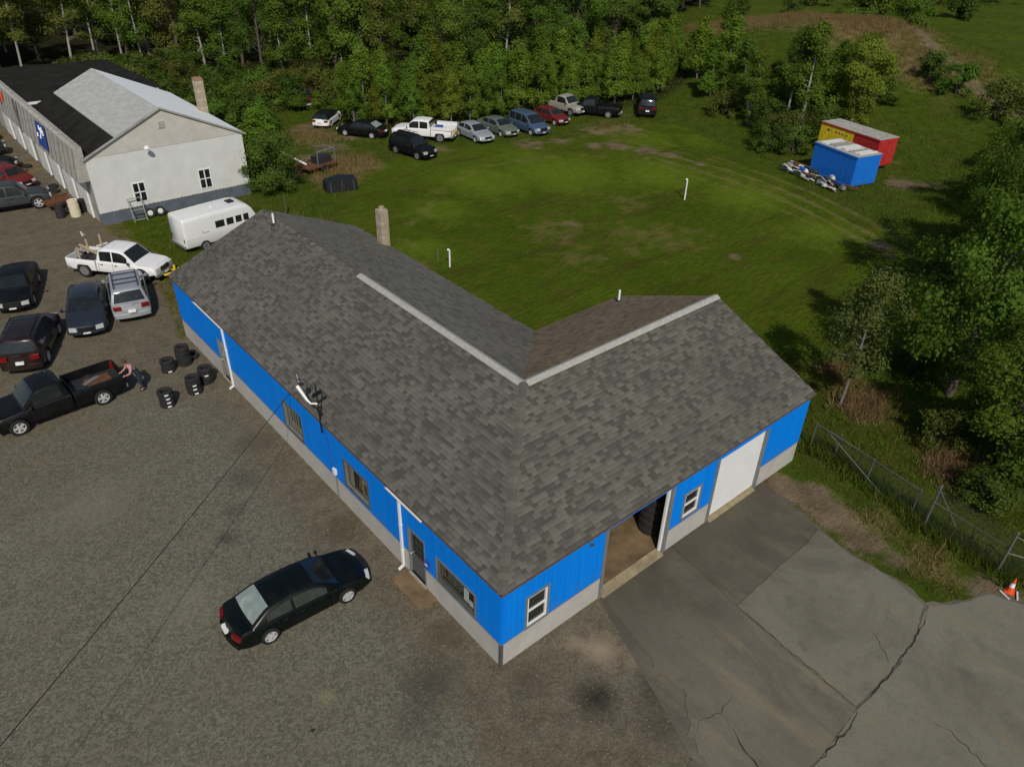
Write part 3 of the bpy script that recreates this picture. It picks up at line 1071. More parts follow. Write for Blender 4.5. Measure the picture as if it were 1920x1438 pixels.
def entry_door(u0, u1, z0, z1, kind):
    def bx(m, a, b, d0, d1, c, d):
        P = [LW(u, dd, z) for z in (c, d) for dd in (d0, d1) for u in (a, b)]
        m.add(P, [(0, 1, 3, 2), (4, 6, 7, 5), (0, 4, 5, 1), (2, 3, 7, 6), (0, 2, 6, 4), (1, 5, 7, 3)])
    m = MB()
    bx(m, u0 + .05, u1 - .05, .05, .09, z0 + .02, z1 - .05)
    d = m.build('door', 'dark_trim' if kind == 'office' else 'grey_trim', garage)
    m = MB()
    for a, b, c, e in ((u0, u0 + .05, z0, z1), (u1 - .05, u1, z0, z1), (u0 + .05, u1 - .05, z1 - .05, z1)):
        bx(m, a, b, -.04, .10, c, e)
    m.build('door_frame', 'galvanised', d)
    m = MB()
    bx(m, u0, u1, -.10, .12, z0 - .06, z0)
    m.build('threshold', 'concrete', d)
    if kind == 'office':
        for r in range(3):
            for c in range(3):
                m = MB()
                a = u0 + .18 + c * .22
                z = z0 + 1.0 + r * .3
                bx(m, a, a + .18, .035, .052, z, z + .25)
                m.build('pane', 'glass', d)
    else:
        for r in range(2):
            m = MB()
            bx(m, u1 - .42, u1 - .2, .035, .052, z0 + .2 + r * .95, z0 + 1.0 + r * .95)
            m.build('pane', 'curtain', d)
    m = MB()
    m.lathe([(0, -.05), (.035, -.045), (.035, -.01), (.015, 0), (.015, .06)], 10, 'x', LW(u1 - .13, .0, z0 + .95))
    m.build('door_handle', 'alloy', d, smooth=40)


entry_door(4.1 - o_, 5.1 - o_, .14, 2.28, 'office')
entry_door(19.95 - o_, 21.15 - o_, .12, 2.25, 'rear')
m = MB()
m.box(OV - .14, OV - .031, 3.78, 3.98, 1.28, 1.62)
mb_ = m.build('mail_box', 'tarp_blue', garage)
m = MB()
m.box(OV - .15, OV - .1405, 3.81, 3.95, 1.45, 1.52)
m.build('label_plate', 'plate', mb_)

# open bay and closed overhead door
for (x0, x1, zt) in ((4.55, 7.75, 3.22), (10.42, 13.42, 3.1)):
    m = MB()
    m.box(x0 - .12, x0 + .02, OV - .06, OV + .2, 0, zt + .0)
    m.build('door_jamb', 'grey_trim', garage)
    m = MB()
    m.box(x1 - .02, x1 + .14, OV - .06, OV + .2, 0, zt + .0)
    m.build('door_jamb', 'grey_trim', garage)
    m = MB()
    m.box(x0 - .12, x1 + .14, OV - .065, OV - .031, zt + .001, zt + .1)
    m.build('door_header', 'blue_siding', garage)
    m = MB()
    m.add([(x0 + .02, -.03, .05), (x1 - .02, -.03, .05), (x1 - .02, OV + .2, .16), (x0 + .02, OV + .2, .16), (x0 + .02, -.03, -.02), (x1 - .02, -.03, -.02), (x1 - .02, OV + .2, -.02), (x0 + .02, OV + .2, -.02)],
          [(0, 1, 2, 3), (4, 7, 6, 5), (0, 4, 5, 1), (1, 5, 6, 2), (2, 6, 7, 3), (3, 7, 4, 0)])
    m.build('door_sill', 'sill_concrete', garage)
m = MB()
m.box(7.62, 7.729, OV + .02, OV + .10, .17, 3.2)
m.build('door_track', 'white_paint', garage)
ohd = None
for k in range(4):
    m = MB()
    z0 = .17 + k * .73
    m.box(10.441, 13.399, OV + .03, OV + .07, z0 + .004, z0 + .726)
    if ohd is None:
        ohd = m.build('overhead_door', 'white_paint', garage)
    else:
        m.build('door_section', 'white_paint', ohd)

# roof deck and fascia
m = MB()
O = EAVE - .03
m.add([(0, 0, O), (0, LB, O), (HW, LB, RIDGE - .03), (HW, HW, RIDGE - .03), (LA, HW, RIDGE - .03), (LA, 0, O), (WID, WID, O), (WID, LB, O), (LA, WID, O)],
      [(0, 3, 2, 1), (0, 5, 4, 3), (6, 7, 2, 3), (6, 3, 4, 8)])
zb = .11
m.add([(0, 0, O - zb), (0, LB, O - zb), (HW, LB, RIDGE - .03 - zb), (HW, HW, RIDGE - .03 - zb), (LA, HW, RIDGE - .03 - zb), (LA, 0, O - zb), (WID, WID, O - zb), (WID, LB, O - zb), (LA, WID, O - zb)],
      [(0, 1, 2, 3), (0, 3, 4, 5), (6, 3, 2, 7), (6, 8, 4, 3)])
k = 9
for a, b in ((0, 1), (0, 5), (1, 2), (2, 7), (7, 6), (6, 8), (8, 4), (4, 5)):
    m.f.append((a, b, b + k, a + k))
roof = m.build('roof', 'drip_edge', garage, fix=False)
for nm, a, b in (('gable_wall', LB - OV - .15, 'y'), ('gable_wall', LA - OV - .15, 'x')):
    m = MB()
    pts = [(OV, EAVE - .1), (WID - OV, EAVE - .1), (HW, RIDGE - .17)]
    vs = []
    for d in (0, .12):
        for (q, z) in pts:
            vs.append((q, a + d, z) if b == 'y' else (a + d, q, z))
    m.add(vs, [(0, 1, 2), (3, 5, 4), (0, 3, 4, 1), (1, 4, 5, 2), (2, 5, 3, 0)])
    m.build(nm, 'blue_siding', garage)

# shingles, laid course by course
TH = math.atan(SL)
EXP = .145
cth = math.cos(TH)


def tone_field(u, t, seed):
    return .5 + .22 * math.sin(u * .9 + t * 1.7 + seed) + .16 * math.sin(u * 2.3 - t * 3.1 + 2 * seed)


unit_meshes = []
for i in range(8):
    mm = MB()
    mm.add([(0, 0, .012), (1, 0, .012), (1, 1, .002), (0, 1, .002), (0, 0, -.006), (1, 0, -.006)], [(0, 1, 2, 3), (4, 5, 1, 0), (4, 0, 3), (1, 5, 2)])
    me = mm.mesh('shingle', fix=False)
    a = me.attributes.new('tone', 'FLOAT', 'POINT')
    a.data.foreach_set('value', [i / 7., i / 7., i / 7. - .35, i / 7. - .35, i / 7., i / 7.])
    me.materials.append(MATS['shingle_grey'])
    unit_meshes.append(me)

cam_p = Vector((-9.6, -11.2, 20.5))
PL = {  # plane -> (point on plane from (u,t), u-limits at t, u-axis, upslope axis)
    'front_left': (lambda u, t: (t, u), lambda t: (t, LB), 1),
    'front_right': (lambda u, t: (u, t), lambda t: (t, LA), 2),
    'back_left': (lambda u, t: (WID - t, u), lambda t: (WID - t, LB), 3),
    'back_right': (lambda u, t: (u, WID - t), lambda t: (WID - t, LA), 4)}
cand = []
rest = {'shingle_grey': ([], [], []), 'shingle_grey_lifted': ([], [], []), 'shingle_brown': ([], [], [])}
for pname, (fn, lim, sd_) in PL.items():
    t = -.02
    ci = 0
    rr = random.Random(sd_)
    mat = {'back_right': 'shingle_brown', 'back_left': 'shingle_grey_lifted'}.get(pname, 'shingle_grey')
    while t < HW - .02:
        t1 = min(t + .172, HW)
        u_lo0, u_hi = lim(max(t, 0))
        u_lo1, _ = lim(max(t1, 0))
        u = min(u_lo0, u_lo1) - rr.random() * .3
        while u < u_hi:
            L = rr.choice([.17, .22, .28, .34])
            raised = rr.random() < .66
            tone = (.50 + .38 * rr.random() + .16 * (tone_field(u, t, sd_) - .5)) if raised else (.08 + .38 * rr.random())
            tone = min(1, max(0, tone))
            a0, b0 = max(u, u_lo0), min(u + L, u_hi)
            a1, b1 = max(u, u_lo1), min(u + L, u_hi)
            if b0 > a0 + .02 or b1 > a1 + .02:
                b0, b1 = max(a0, b0), max(a1, b1)
                whole = abs(a0 - u) < 1e-6 and abs(a1 - u) < 1e-6 and abs(b0 - u - L) < 1e-6
                x, y = fn(u + L / 2, t)
                rec = (pname, u, t, L, t1, a0, b0, a1, b1, tone, raised, mat)
                if whole and pname in ('front_left', 'front_right'):
                    d = (Vector((x, y, EAVE + t * SL)) - cam_p).length
                    cand.append((d / math.sqrt(L), rec))
                else:
                    cand.append((1e9, rec))
            u += L + .004
        t += EXP
        ci += 1
cand.sort(key=lambda c: c[0])
rz_of = {'front_left': -math.pi / 2, 'front_right': 0.}
for i, (d, rec) in enumerate(cand):
    pname, u, t, L, t1, a0, b0, a1, b1, tone, raised, mat = rec
    fn = PL[pname][0]
    zz = .011 if raised else 0.
    if i < 300:
        # unit mesh: x along the course, y up the slope
        if pname == 'front_right':
            org, rz, = (u, t), 0.
        else:
            org, rz = (t, u + L), -math.pi / 2
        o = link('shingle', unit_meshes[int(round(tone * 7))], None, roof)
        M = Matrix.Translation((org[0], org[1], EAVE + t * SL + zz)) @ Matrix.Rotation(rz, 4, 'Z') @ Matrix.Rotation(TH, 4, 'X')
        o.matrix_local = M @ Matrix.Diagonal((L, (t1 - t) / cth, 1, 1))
    else:
        vs, fs, tn = rest[mat]
        k = len(vs)
        for qi, (uu, tt, h) in enumerate(((a0, t, .012 + zz), (b0, t, .012 + zz), (b1, t1, .002 + zz), (a1, t1, .002 + zz), (a0, t, -.006), (b0, t, -.006))):
            x, y = fn(uu, tt)
            vs.append((x, y, EAVE + tt * SL + h))
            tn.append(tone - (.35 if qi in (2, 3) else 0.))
        fs += [(k, k + 1, k + 2, k + 3), (k + 4, k + 5, k + 1, k), (k + 4, k, k + 3), (k + 1, k + 5, k + 2)]
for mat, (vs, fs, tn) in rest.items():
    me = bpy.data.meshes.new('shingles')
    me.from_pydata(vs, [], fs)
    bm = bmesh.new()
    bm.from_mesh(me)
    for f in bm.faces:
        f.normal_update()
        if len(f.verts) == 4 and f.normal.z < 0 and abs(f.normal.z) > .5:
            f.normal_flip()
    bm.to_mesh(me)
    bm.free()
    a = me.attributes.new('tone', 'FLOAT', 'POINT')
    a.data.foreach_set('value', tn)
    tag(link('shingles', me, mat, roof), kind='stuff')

# caps over the hip and the ridge, one by one; pale vent strip along the ridges


def cap(p, d, n1, n2, wd, ln, tone, mat, name):
    """bent cap centred on the line at p, running along d, falling off along n1 and n2"""
    p, d, n1, n2 = Vector(p), Vector(d).normalized(), Vector(n1).normalized(), Vector(n2).normalized()
    upn = Vector((0, 0, 1))
    vs = []
    for s, lift in ((0, .026), (1, .014)):
        for q in (n1 * wd, Vector((0, 0, 0)), n2 * wd):
            vs.append(p + d * ln * s + q + upn * lift)
    for s in (0, 1):
        for q in (n1 * wd, Vector((0, 0, 0)), n2 * wd):
            vs.append(p + d * ln * s + q + upn * -.004)
    m = MB()
    m.add(vs, [(0, 1, 4, 3), (1, 2, 5, 4), (6, 7, 1, 0), (7, 8, 2, 1), (6, 0, 3, 9), (8, 11, 5, 2), (9, 3, 4, 10), (10, 4, 5, 11)])
    o = m.build(name, mat, roof)
    a = o.data.attributes.new('tone', 'FLOAT', 'POINT')
    a.data.foreach_set('value', [tone] * len(o.data.vertices))
    return o


hd = Vector((HW, HW, RIDGE - EAVE))
nh = int(hd.length / .22)
for k in range(nh):
    p = Vector((0, 0, EAVE + .012)) + hd * (k / nh)
    cap(p, hd, (-.5, .86, SL * -.5 + .0), (.86, -.5, SL * -.5), .16, .27, rnd.uniform(.3, .75), 'shingle_grey', 'hip_cap')
for k in range(int((LB - 17.0) / .26)):
    cap((HW, 17.0 + k * .26, RIDGE + .012), (0, 1, 0), (-1, 0, -SL), (1, 0, -SL), .15, .3, rnd.random(), 'shingle_grey', 'ridge_cap')


def vent(p, d, n1, n2, n):
    for k in range(n):
        q = Vector(p) + Vector(d) * 1.22 * k
        m = MB()
        d_, a_, b_ = Vector(d), Vector(n1), Vector(n2)
        vs = []
        for s in (.003, 1.217):
            for e, h in ((a_ * .2, .01), (a_ * .17, .04), (Vector((0, 0, 0)), .05), (b_ * .17, .04), (b_ * .2, .01)):
                vs.append(q + d_ * s + e + Vector((0, 0, h + .01)))
        m.add(vs, [(0, 1, 6, 5), (1, 2, 7, 6), (2, 3, 8, 7), (3, 4, 9, 8), (0, 5, 9, 4), (0, 4, 3, 2, 1), (5, 6, 7, 8, 9)])
        m.build('ridge_vent', 'roof_white_vent', roof)


vent((HW, HW + .1, RIDGE + .01), (0, 1, 0), (-1, 0, -SL), (1, 0, -SL), 9)
vent((HW + .1, HW, RIDGE + .01), (1, 0, 0), (0, -1, -SL), (0, 1, -SL), 9)


# gutters with downspouts over the two doors
def gutter(y0, y1, yd):
    g = MB()
    prof = [(-.02, .0), (-.02, -.10), (-.10, -.11), (-.13, -.02), (-.115, -.02), (-.09, -.095), (-.035, -.085), (-.035, 0)]
    rings = []
    for y in (y0, y1):
        rings.append([(OV - .03 - .13 + px + .09, y, EAVE - .10 + pz) for px, pz in prof])
    g.loft(rings)
    gt = g.build('gutter', 'white_paint', garage)
    d = MB()
    x = OV - .085
    d.box(x - .04, x + .04, yd - .045, yd + .045, .12, EAVE - .2)
    d.bar((x, yd, .14), (x - .2, yd, .05), .08, .07)
    d.build('downspout', 'white_paint', gt)
    for z in (.9, 2.1):
        b = MB()
        b.box(x - .046, x + .06, yd - .055, yd + .055, z, z + .03)
        b.build('strap', 'white_paint', gt)


gutter(4.05, 6.15, 5.45)
gutter(20.0, 23.1, 19.98)

# chimney of pale blocks against the back wall
chim = thing('block_chimney', 'tan concrete block chimney rising behind the blue garage roof', 'chimney', (10.55, 22.95, 0))
chim.scale = (.88, .88, 1)
z, c = 0., 0
while z < 5.55:
    for s in range(2):
        m = MB()
        if c % 2 == 0:
            m.box(-.28 + s * .282, -.002 + s * .282, -.28, .28, z, z + .192)
        else:
            m.box(-.28, .28, -.28 + s * .282, -.002 + s * .282, z, z + .192)
        m.build('block', 'chimney_block' if (c * 3 + s) % 4 else 'chimney_block_light', chim)
    z += .2
    c += 1
m = MB()
m.box(-.265, .265, -.265, .265, 0, z - .012)
m.build('mortar', 'concrete', chim)
m = MB()
m.lathe([(.16, z - .02), (.16, z + .16), (.125, z + .16), (.125, z - .02)], 16)
m.build('flue', 'chimney_block', chim, smooth=30)
m = MB()
m.box(-.36, -.2, -.36, .36, 3.58, 3.72)
m.build('flashing', 'rust', chim)

for (x, y, zb_, h, lb) in ((5.1, 24.4, 5.55, .62, 'white vent pipe on the ridge of the left roof wing'), (15.6, 10.1, 3.75, .62, 'white vent pipe near the back corner of the right roof wing')):
    t_ = thing('vent_pipe', lb, 'vent pipe', (x, y, zb_))
    m = MB()
    m.tube([(0, 0, 0), (0, 0, h)], .055, 12, False)
    m.tube([(0, 0, h), (0, 0, .1)], .042, 12, False)
    m.build('pipe', 'pvc_white', t_, smooth=40)
    m = MB()
    m.lathe([(.17, .0), (.13, .06), (.065, .12)], 14)
    m.build('flashing', 'rubber', t_, smooth=40)

# antenna mast on the left eave
t_ = thing('antenna_mast', 'black aerial mast with white arm and small dish on left eave', 'antenna', (-.02, 10.6, 3.0))
m = MB()
m.tube([(0, 0, 0), (0, 0, 2.15)], .03, 8)
m.build('mast', 'wire_black', t_)
m = MB()
m.tube([(0, 0, 1.32), (-.22, .10, 1.36), (-.3, .2, 1.5), (-.42, .62, 1.95)], [.035, .035, .05, .075], 8)
m.build('arm', 'pvc_white', t_, smooth=50)
m = MB()
m.lathe([(.0, .0), (.12, .02), (.2, .06), (.26, .12), (.25, .125), (.19, .075), (.11, .035), (0, .015)], 18)
ds_ = m.build('dish', 'steel_dark', t_, (-.30, .66, 2.0), (R(40), R(30), 0), smooth=40)
ds_.scale = (.6, .6, .6)
m = MB()
for k in range(5):
    a = 2 * math.pi * k / 5
    m.bar((-.35, .62, 2.05), (-.35 + .25 * math.cos(a), .62 + .25 * math.sin(a), 2.25 + .05 * math.sin(a * 2)), .018)
m.build('spokes', 'galvanised', t_)
m = MB()
m.bar((-.18, -.05, 1.75), (.22, .05, 1.75), .05, .16)
m.bar((-.02, -.16, .98), (.02, .2, .98), .04, .14)
m.build('bracket', 'wire_black', t_)

t_ = thing('service_conduit', 'white meter box and conduit on the blue wall by the antenna', 'conduit', (OV - .05, 10.1, 0))
m = MB()
m.tube([(0, 0, .05), (0, 0, 1.5)], .03, 8)
m.build('pipe', 'galvanised', t_)
m = MB()
m.box(-.08, .03, -.09, .09, 1.25, 1.52)
m.build('meter_box', 'white_paint', t_)
m = MB()
m.tube([(0.01, 0, 1.5), (0.0, .06, 1.8), (0.005, .25, 2.1), (0.0, .35, 2.6), (0, .5, 3.1)], .016, 6)
m.build('cord', 'sign_blue', t_)

# floodlight under the right eave
t_ = thing('flood_lamp', 'small dark lamp under the right eave by the open bay', 'lamp', (3.75, OV - .05, 3.12))
m = MB()
m.lathe([(.0, -.02), (.05, .0), (.05, .05), (.02, .09)], 12)
m.build('base', 'dark_trim', t_, smooth=40)
m = MB()
m.lathe([(.03, 0), (.055, -.06), (.05, -.12), (0, -.125)], 12)
m.build('shade', 'dark_trim', t_, (0, -.08, -.02), (R(40), 0, 0), smooth=40)

# service cable slung from the eave to a pole off to the left
m = MB()
A, B = Vector((.05, 13.2, 3.38)), Vector((-24, -8.4, 7.2))
pts = []
for k in range(41):
    t = k / 40
    p = A.lerp(B, t)
    p.z -= 1.0 * 4 * t * (1 - t) * .35
    pts.append(p)
m.tube(pts, .0125, 6)
tag(m.build('service_cable', 'wire_black'), 'thin black overhead cable running from the left eave over the lot', 'cable')

# ------------------------------------------------------------------ vehicles
def wheel_meshes(r, wd, style):
    t = MB()
    ri = r * .64
    t.lathe([(ri, -wd / 2 + .01), (r * .82, -wd / 2), (r * .95, -wd / 2 + .015), (r, -wd / 2 + .045), (r, wd / 2 - .045), (r * .95, wd / 2 - .015), (r * .82, wd / 2), (ri, wd / 2 - .01)], 28, 'y', closed=True)
    tm = t.mesh('wheel', 40)
    tm.materials.append(MATS['rubber'])
    q = MB()
    q.lathe([(ri, -wd / 2 + .02), (ri, wd / 2 - .012), (ri * .9, wd / 2 - .012), (ri * .86, wd / 2 - .05)], 28, 'y')
    hub = ri * .28
    q.lathe([(hub, wd / 2 - .06), (hub, wd / 2 - .012), (hub * .5, wd / 2 - .004), (0, wd / 2 - .004)], 14, 'y')
    ns = {'five': 5, 'six': 6, 'steel': 8}[style]
    for k in range(ns):
        a = 2 * math.pi * k / ns
        d = Vector((math.cos(a), 0, math.sin(a)))
        tv = Vector((-math.sin(a), 0, math.cos(a)))
        w0, w1 = (.055, .04) if style != 'steel' else (.06, .075)
        vs = []
        for (rr, ww) in ((hub * .8, w0), (ri * .93, w1)):
            for s, y in ((-1, wd / 2 - .07), (1, wd / 2 - .07), (1, wd / 2 - .016), (-1, wd / 2 - .016)):
                vs.append(d * rr + tv * s * ww + Vector((0, y, 0)))
        q.add(vs, [(0, 3, 2, 1), (4, 5, 6, 7), (0, 1, 5, 4), (1, 2, 6, 5), (2, 3, 7, 6), (3, 0, 4, 7)])
    rm = q.mesh('rim', 35)
    rm.materials.append(MATS['alloy' if style != 'steel' else 'galvanised'])
    b = MB()
    b.lathe([(0, wd / 2 - .085), (ri * .97, wd / 2 - .08), (ri * .97, wd / 2 - .1), (0, wd / 2 - .1)], 20, 'y')
    bm_ = b.mesh('brake_disc')
    bm_.materials.append(MATS['black_plastic'])
    return tm, rm, bm_


WH = {}


def smooth_prof(pts):
    px, pz = [p[0] for p in pts], [p[1] for p in pts]
    X = np.linspace(px[0], px[-1], 241)
    Z = np.interp(X, px, pz)
    k = np.ones(9) / 9
    Zs = np.convolve(np.pad(Z, 4, mode='edge'), k, 'valid')
    Zs[0], Zs[-1] = Z[0], Z[-1]
    return lambda x: float(np.interp(x, X, Zs))


BODY = {
    'sedan': dict(L=4.85, W=1.78, sill=.27, wb=(-1.32, 1.40), r=.325, rw=.62, bow=.22,
                  deck=[(-2.425, .60), (-2.39, .86), (-2.25, .97), (-1.7, 1.0), (-1.0, .98), (.9, .94), (1.25, .93), (1.9, .82), (2.28, .68), (2.40, .58), (2.425, .48)],
                  roof=[(-1.88, .99), (-1.25, 1.32), (-.85, 1.40), (-.2, 1.43), (.25, 1.40), (.5, 1.33), (1.28, .93)], ws=(.42, 1.18), rg=(-1.78, -1.14), side=[(-1.32, -.48), (-.38, .72)], doors=[(-1.0, -.42), (-.40, .88)], hood=(1.32, 2.28), trunk=(-2.3, -1.92)),
    'suv': dict(L=4.6, W=1.84, sill=.36, wb=(-1.28, 1.38), r=.37, rw=.66, bow=.14,
                deck=[(-2.3, .62), (-2.28, .95), (-2.2, 1.06), (-1.0, 1.06), (.9, 1.03), (1.15, 1.02), (1.95, .95), (2.2, .84), (2.3, .6)],
                roof=[(-2.22, 1.06), (-2.0, 1.62), (-1.85, 1.70), (-.8, 1.74), (.2, 1.72), (.5, 1.66), (1.12, 1.03)], ws=(.46, 1.04), rg=(-2.19, -1.98), side=[(-1.85, -1.12), (-1.02, -.2), (-.1, .66)], doors=[(-1.0, -.16), (-.14, .82)], hood=(1.18, 2.12), trunk=None, rack=True),
    'hatch': dict(L=4.2, W=1.7, sill=.27, wb=(-1.2, 1.25), r=.31, rw=.6, bow=.2,
                  deck=[(-2.1, .55), (-2.07, .85), (-1.95, .93), (-1.0, .93), (.8, .9), (1.05, .89), (1.7, .78), (2.0, .66), (2.1, .45)],
                  roof=[(-2.0, .93), (-1.65, 1.25), (-1.3, 1.36), (-.3, 1.4), (.2, 1.37), (.45, 1.29), (1.08, .9)], ws=(.38, 1.0), rg=(-1.95, -1.58), side=[(-1.5, -.6), (-.5, .62)], doors=[(-1.0, -.52), (-.50, .75)], hood=(1.12, 1.98), trunk=None),
    'van': dict(L=4.8, W=1.92, sill=.3, wb=(-1.45, 1.48), r=.335, rw=.72, bow=.2,
                deck=[(-2.4, .6), (-2.38, .98), (-2.3, 1.06), (-1.0, 1.06), (.9, 1.04), (1.4, 1.0), (2.0, .86), (2.3, .7), (2.4, .48)],
                roof=[(-2.32, 1.06), (-2.12, 1.62), (-1.95, 1.72), (-.8, 1.77), (.2, 1.74), (.5, 1.66), (1.5, 1.0)], ws=(.52, 1.4), rg=(-2.29, -2.1), side=[(-2.0, -1.1), (-1.0, -.1), (0.0, .9)], doors=[(-.95, -.05), (-.03, 1.0)], hood=(1.55, 2.2), trunk=None, rack=False),
    'pickup': dict(L=5.6, W=1.95, sill=.42, wb=(-1.62, 1.84), r=.39, rw=.72, bow=.12,
                   deck=[(-.42, 1.12), (.0, 1.12), (1.2, 1.10), (1.6, 1.08), (2.45, 1.02), (2.72, .93), (2.8, .6)],
                   roof=[(-.40, 1.12), (-.26, 1.66), (-.1, 1.76), (.3, 1.79), (.72, 1.74), (.9, 1.68), (1.52, 1.09)], ws=(.88, 1.44), rg=(-.37, -.24), side=[(-.1, 1.05)], doors=[(-.2, 1.18)], hood=(1.58, 2.62), trunk=None, bed=(-2.8, -.5)),
    'extcab': dict(L=5.9, W=1.98, sill=.50, wb=(-1.78, 1.98), r=.45, rw=.74, bow=.12,
                   deck=[(-.86, 1.16), (.0, 1.16), (1.3, 1.14), (1.7, 1.12), (2.5, 1.06), (2.85, .95), (2.95, .62)],
                   roof=[(-.84, 1.16), (-.7, 1.74), (-.5, 1.83), (.2, 1.86), (.75, 1.82), (.95, 1.74), (1.62, 1.13)], ws=(.93, 1.54), rg=(-.81, -.68), side=[(-.6, .16), (.24, 1.15)], doors=[(-.7, .2), (.22, 1.3)], hood=(1.68, 2.74), trunk=None, bed=(-2.95, -.94)),
}


def car(label, style, col, loc, head, name='car', group=None, cat='car', rim='five', glassm='glass', rear_glass=None, simple=False, lean=0):
    S = BODY[style]
    t = thing(name, label, cat, (loc[0], loc[1], hz(loc[0], loc[1])), math.atan2(head[1], head[0]), group)
    L, W, sill, r = S['L'], S['W'], S['sill'], S['r']
    deck = smooth_prof(S['deck'])
    zr = smooth_prof(S['roof'])
    hw = W / 2
    bow = S['bow']
    mat = 'car_' + col

    def bw(p):
        x, y, z = p
        k = abs(x) / (L / 2)
        return (x - (1 if x > 0 else -1) * bow * (y / hw) ** 2 * min(k, 1.05) ** 4, y, z)

    def wid(x):
        return hw * (1 - .055 * (abs(x) / (L / 2)) ** 5)
    x0 = S['deck'][0][0]
    x1 = S['deck'][-1][0]

    def zbot(x):
        z = sill + .1 * max(0, (abs(x) - L * .42) / (L * .08))
        for xw in S['wb']:
            Rr = r + .055
            d = abs(x - xw)
            if d < Rr:
                z = max(z, r + math.sqrt(Rr * Rr - d * d) * .98)
        return z
    st = set(np.linspace(x0, x1, 34).round(3).tolist())
    for xw in S['wb']:
        for a in np.linspace(0, math.pi, 13):
            st.add(round(xw + (r + .0549) * math.cos(a), 4))
        st.add(round(xw - r - .058, 4))
        st.add(round(xw + r + .058, 4))
    bed = S.get('bed')
    xs = sorted(x for x in st if x0 <= x <= x1)

    def ring(x):
        zb, zt = zbot(x), deck(x)
        zb = min(zb, zt - .08)
        wx = wid(x)
        zs = min(zt - .16, .78)
        zs = max(zs, zb + .03)
        half = [(0, zb), (wx * .93, zb), (wx * .985, zb + .03), (wx, max(zs - .1, zb + .032)), (wx * .992, zs), (wx * .965, max(zt - .07, zs + .01)), (wx * .91, zt - .015), (wx * .6, zt + .018), (0, zt + .032)]
        pts = [(x, y, z) for y, z in half] + [(x, -y, z) for y, z in half[-2:0:-1]]
        return [bw(p) for p in pts]
    m = MB()
    m.loft([ring(x) for x in xs])
    body = m.build('body', mat, t, smooth=38)
    # greenhouse
    zb0 = S['roof'][0][1]
    zmax = max(p[1] for p in S['roof'])
    wb_, wr_ = hw * .945, hw * S['rw'] / (.9 if hw > .9 else .87)
    wr_ = min(wr_, hw * .80)

    def wz(z):
        k = max(0, min(1.1, (z - .95) / (zmax - .95)))
        return wb_ + (wr_ - wb_) * k
    ra, rb = S['roof'][0][0], S['roof'][-1][0]
    m = MB()
    rings = []
    for x in np.linspace(ra, rb, 30):
        z = zr(x)
        base = deck(x) - .06 if x0 <= x <= x1 else zb0 - .06
        zz = max(z, base + .03)
        half = [(0, base), (wz(base), base), (wz(zz - .07) if zz - .07 > base else wz(base), max(zz - .07, base + .005)), (wz(zz) - .05, zz - .015), (wz(zz) * .6, zz + .015), (0, zz + .025)]
        pts = [(x, y, q) for y, q in half] + [(x, -y, q) for y, q in half[-2:0:-1]]
        rings.append([bw(p) for p in pts])
    m.loft(rings)
    cabin = m.build('cabin', mat, t, smooth=40)

    def top_patch(xa, xb, inset, off, name, mt, parent, fn=zr, n=8, wfn=None):
        P = []
        for x in np.linspace(xa, xb, n):
            z = fn(x)
            dz = (fn(x + .02) - fn(x - .02)) / .04
            nl = math.hypot(1, dz)
            wy = (wfn(x) if wfn else wz(z) - .05) - inset
            row = []
            for v in np.linspace(-1, 1, 9):
                cr = .025 * (1 - v * v) if wfn is None else .03 * (1 - abs(v) ** 2.2)
                row.append(bw((x - dz / nl * off, wy * v, z + cr + off / nl)))
            P.append(row)
        mm = MB()
        mm.grid(P)
        o = mm.build(name, mt, parent, smooth=50, fix=False)
        if sum(p.normal.z for p in o.data.polygons) < 0:
            o.data.flip_normals()
        return o
    top_patch(S['ws'][0], S['ws'][1], .05, .012, 'windshield', glassm, cabin)
    top_patch(S['rg'][0], S['rg'][1], .06, .012, 'rear_window', rear_glass or glassm, cabin)
    for s in (1, -1):
        for (a, b) in S['side']:
            P = []
            for x in np.linspace(a, b, 7):
                zl = deck(x) + .02 if x0 <= x <= x1 else zb0 + .02
                zh = zr(x) - .085
                zh = max(zh, zl + .012)
                row = [bw((x, s * (wz(z) + .012), z)) for z in np.linspace(zl, zh, 4)]
                P.append(row)
            mm = MB()
            mm.grid(P)
            o = mm.build('side_window', 'glass_side' if col == 'dark_green' else glassm, cabin, smooth=50, fix=False)
            if sum(p.normal.y for p in o.data.polygons) * s < 0:
                o.data.flip_normals()
        if not simple:
            for (a, b) in S['doors']:
                P = []
                for x in np.linspace(a, b, 8):
                    wx = wid(x)
                    zt = deck(x)
                    zb = max(zbot(x) + .07, sill + .1)
                    zs = min(zt - .16, .78)
                    row = [bw((x, s * (q * wx + .007), z)) for q, z in ((.992, zb), (1., max(zs - .1, zb + .05)), (.992, max(zs, zb + .1)), (.967, zt - .075))]
                    P.append(row)
                gp = MB()
                zb = max(zbot((a + b) / 2) + .045, sill + .075)
                for xe in (a - .012, b + .012):
                    Pg = []
                    for xx in (xe - .011, xe + .011):
                        wx, zt = wid(xx), deck(xx)
                        Pg.append([bw((xx, s * (q * wx + .0035), z)) for q, z in ((.992, max(zb, zbot(xx) + .03)), (1., .62), (.992, .76), (.967, zt - .07))])
                    gp.grid(Pg)
                gp.build('door_gap', 'black_plastic', body, fix=False)
                mm = MB()
                mm.grid(P)
                d = mm.build('door', mat, body, smooth=50, fix=False)
                if sum(p.normal.y for p in d.data.polygons) * s < 0:
                    d.data.flip_normals()
                hn = MB()
                hx = a + .12
                hn.box(hx, hx + .17, s * hw * .985 + (0 if s > 0 else -.035), s * hw * .985 + (.035 if s > 0 else 0), deck(hx) - .19, deck(hx) - .155)
                hn.build('door_handle', 'black_plastic', body)
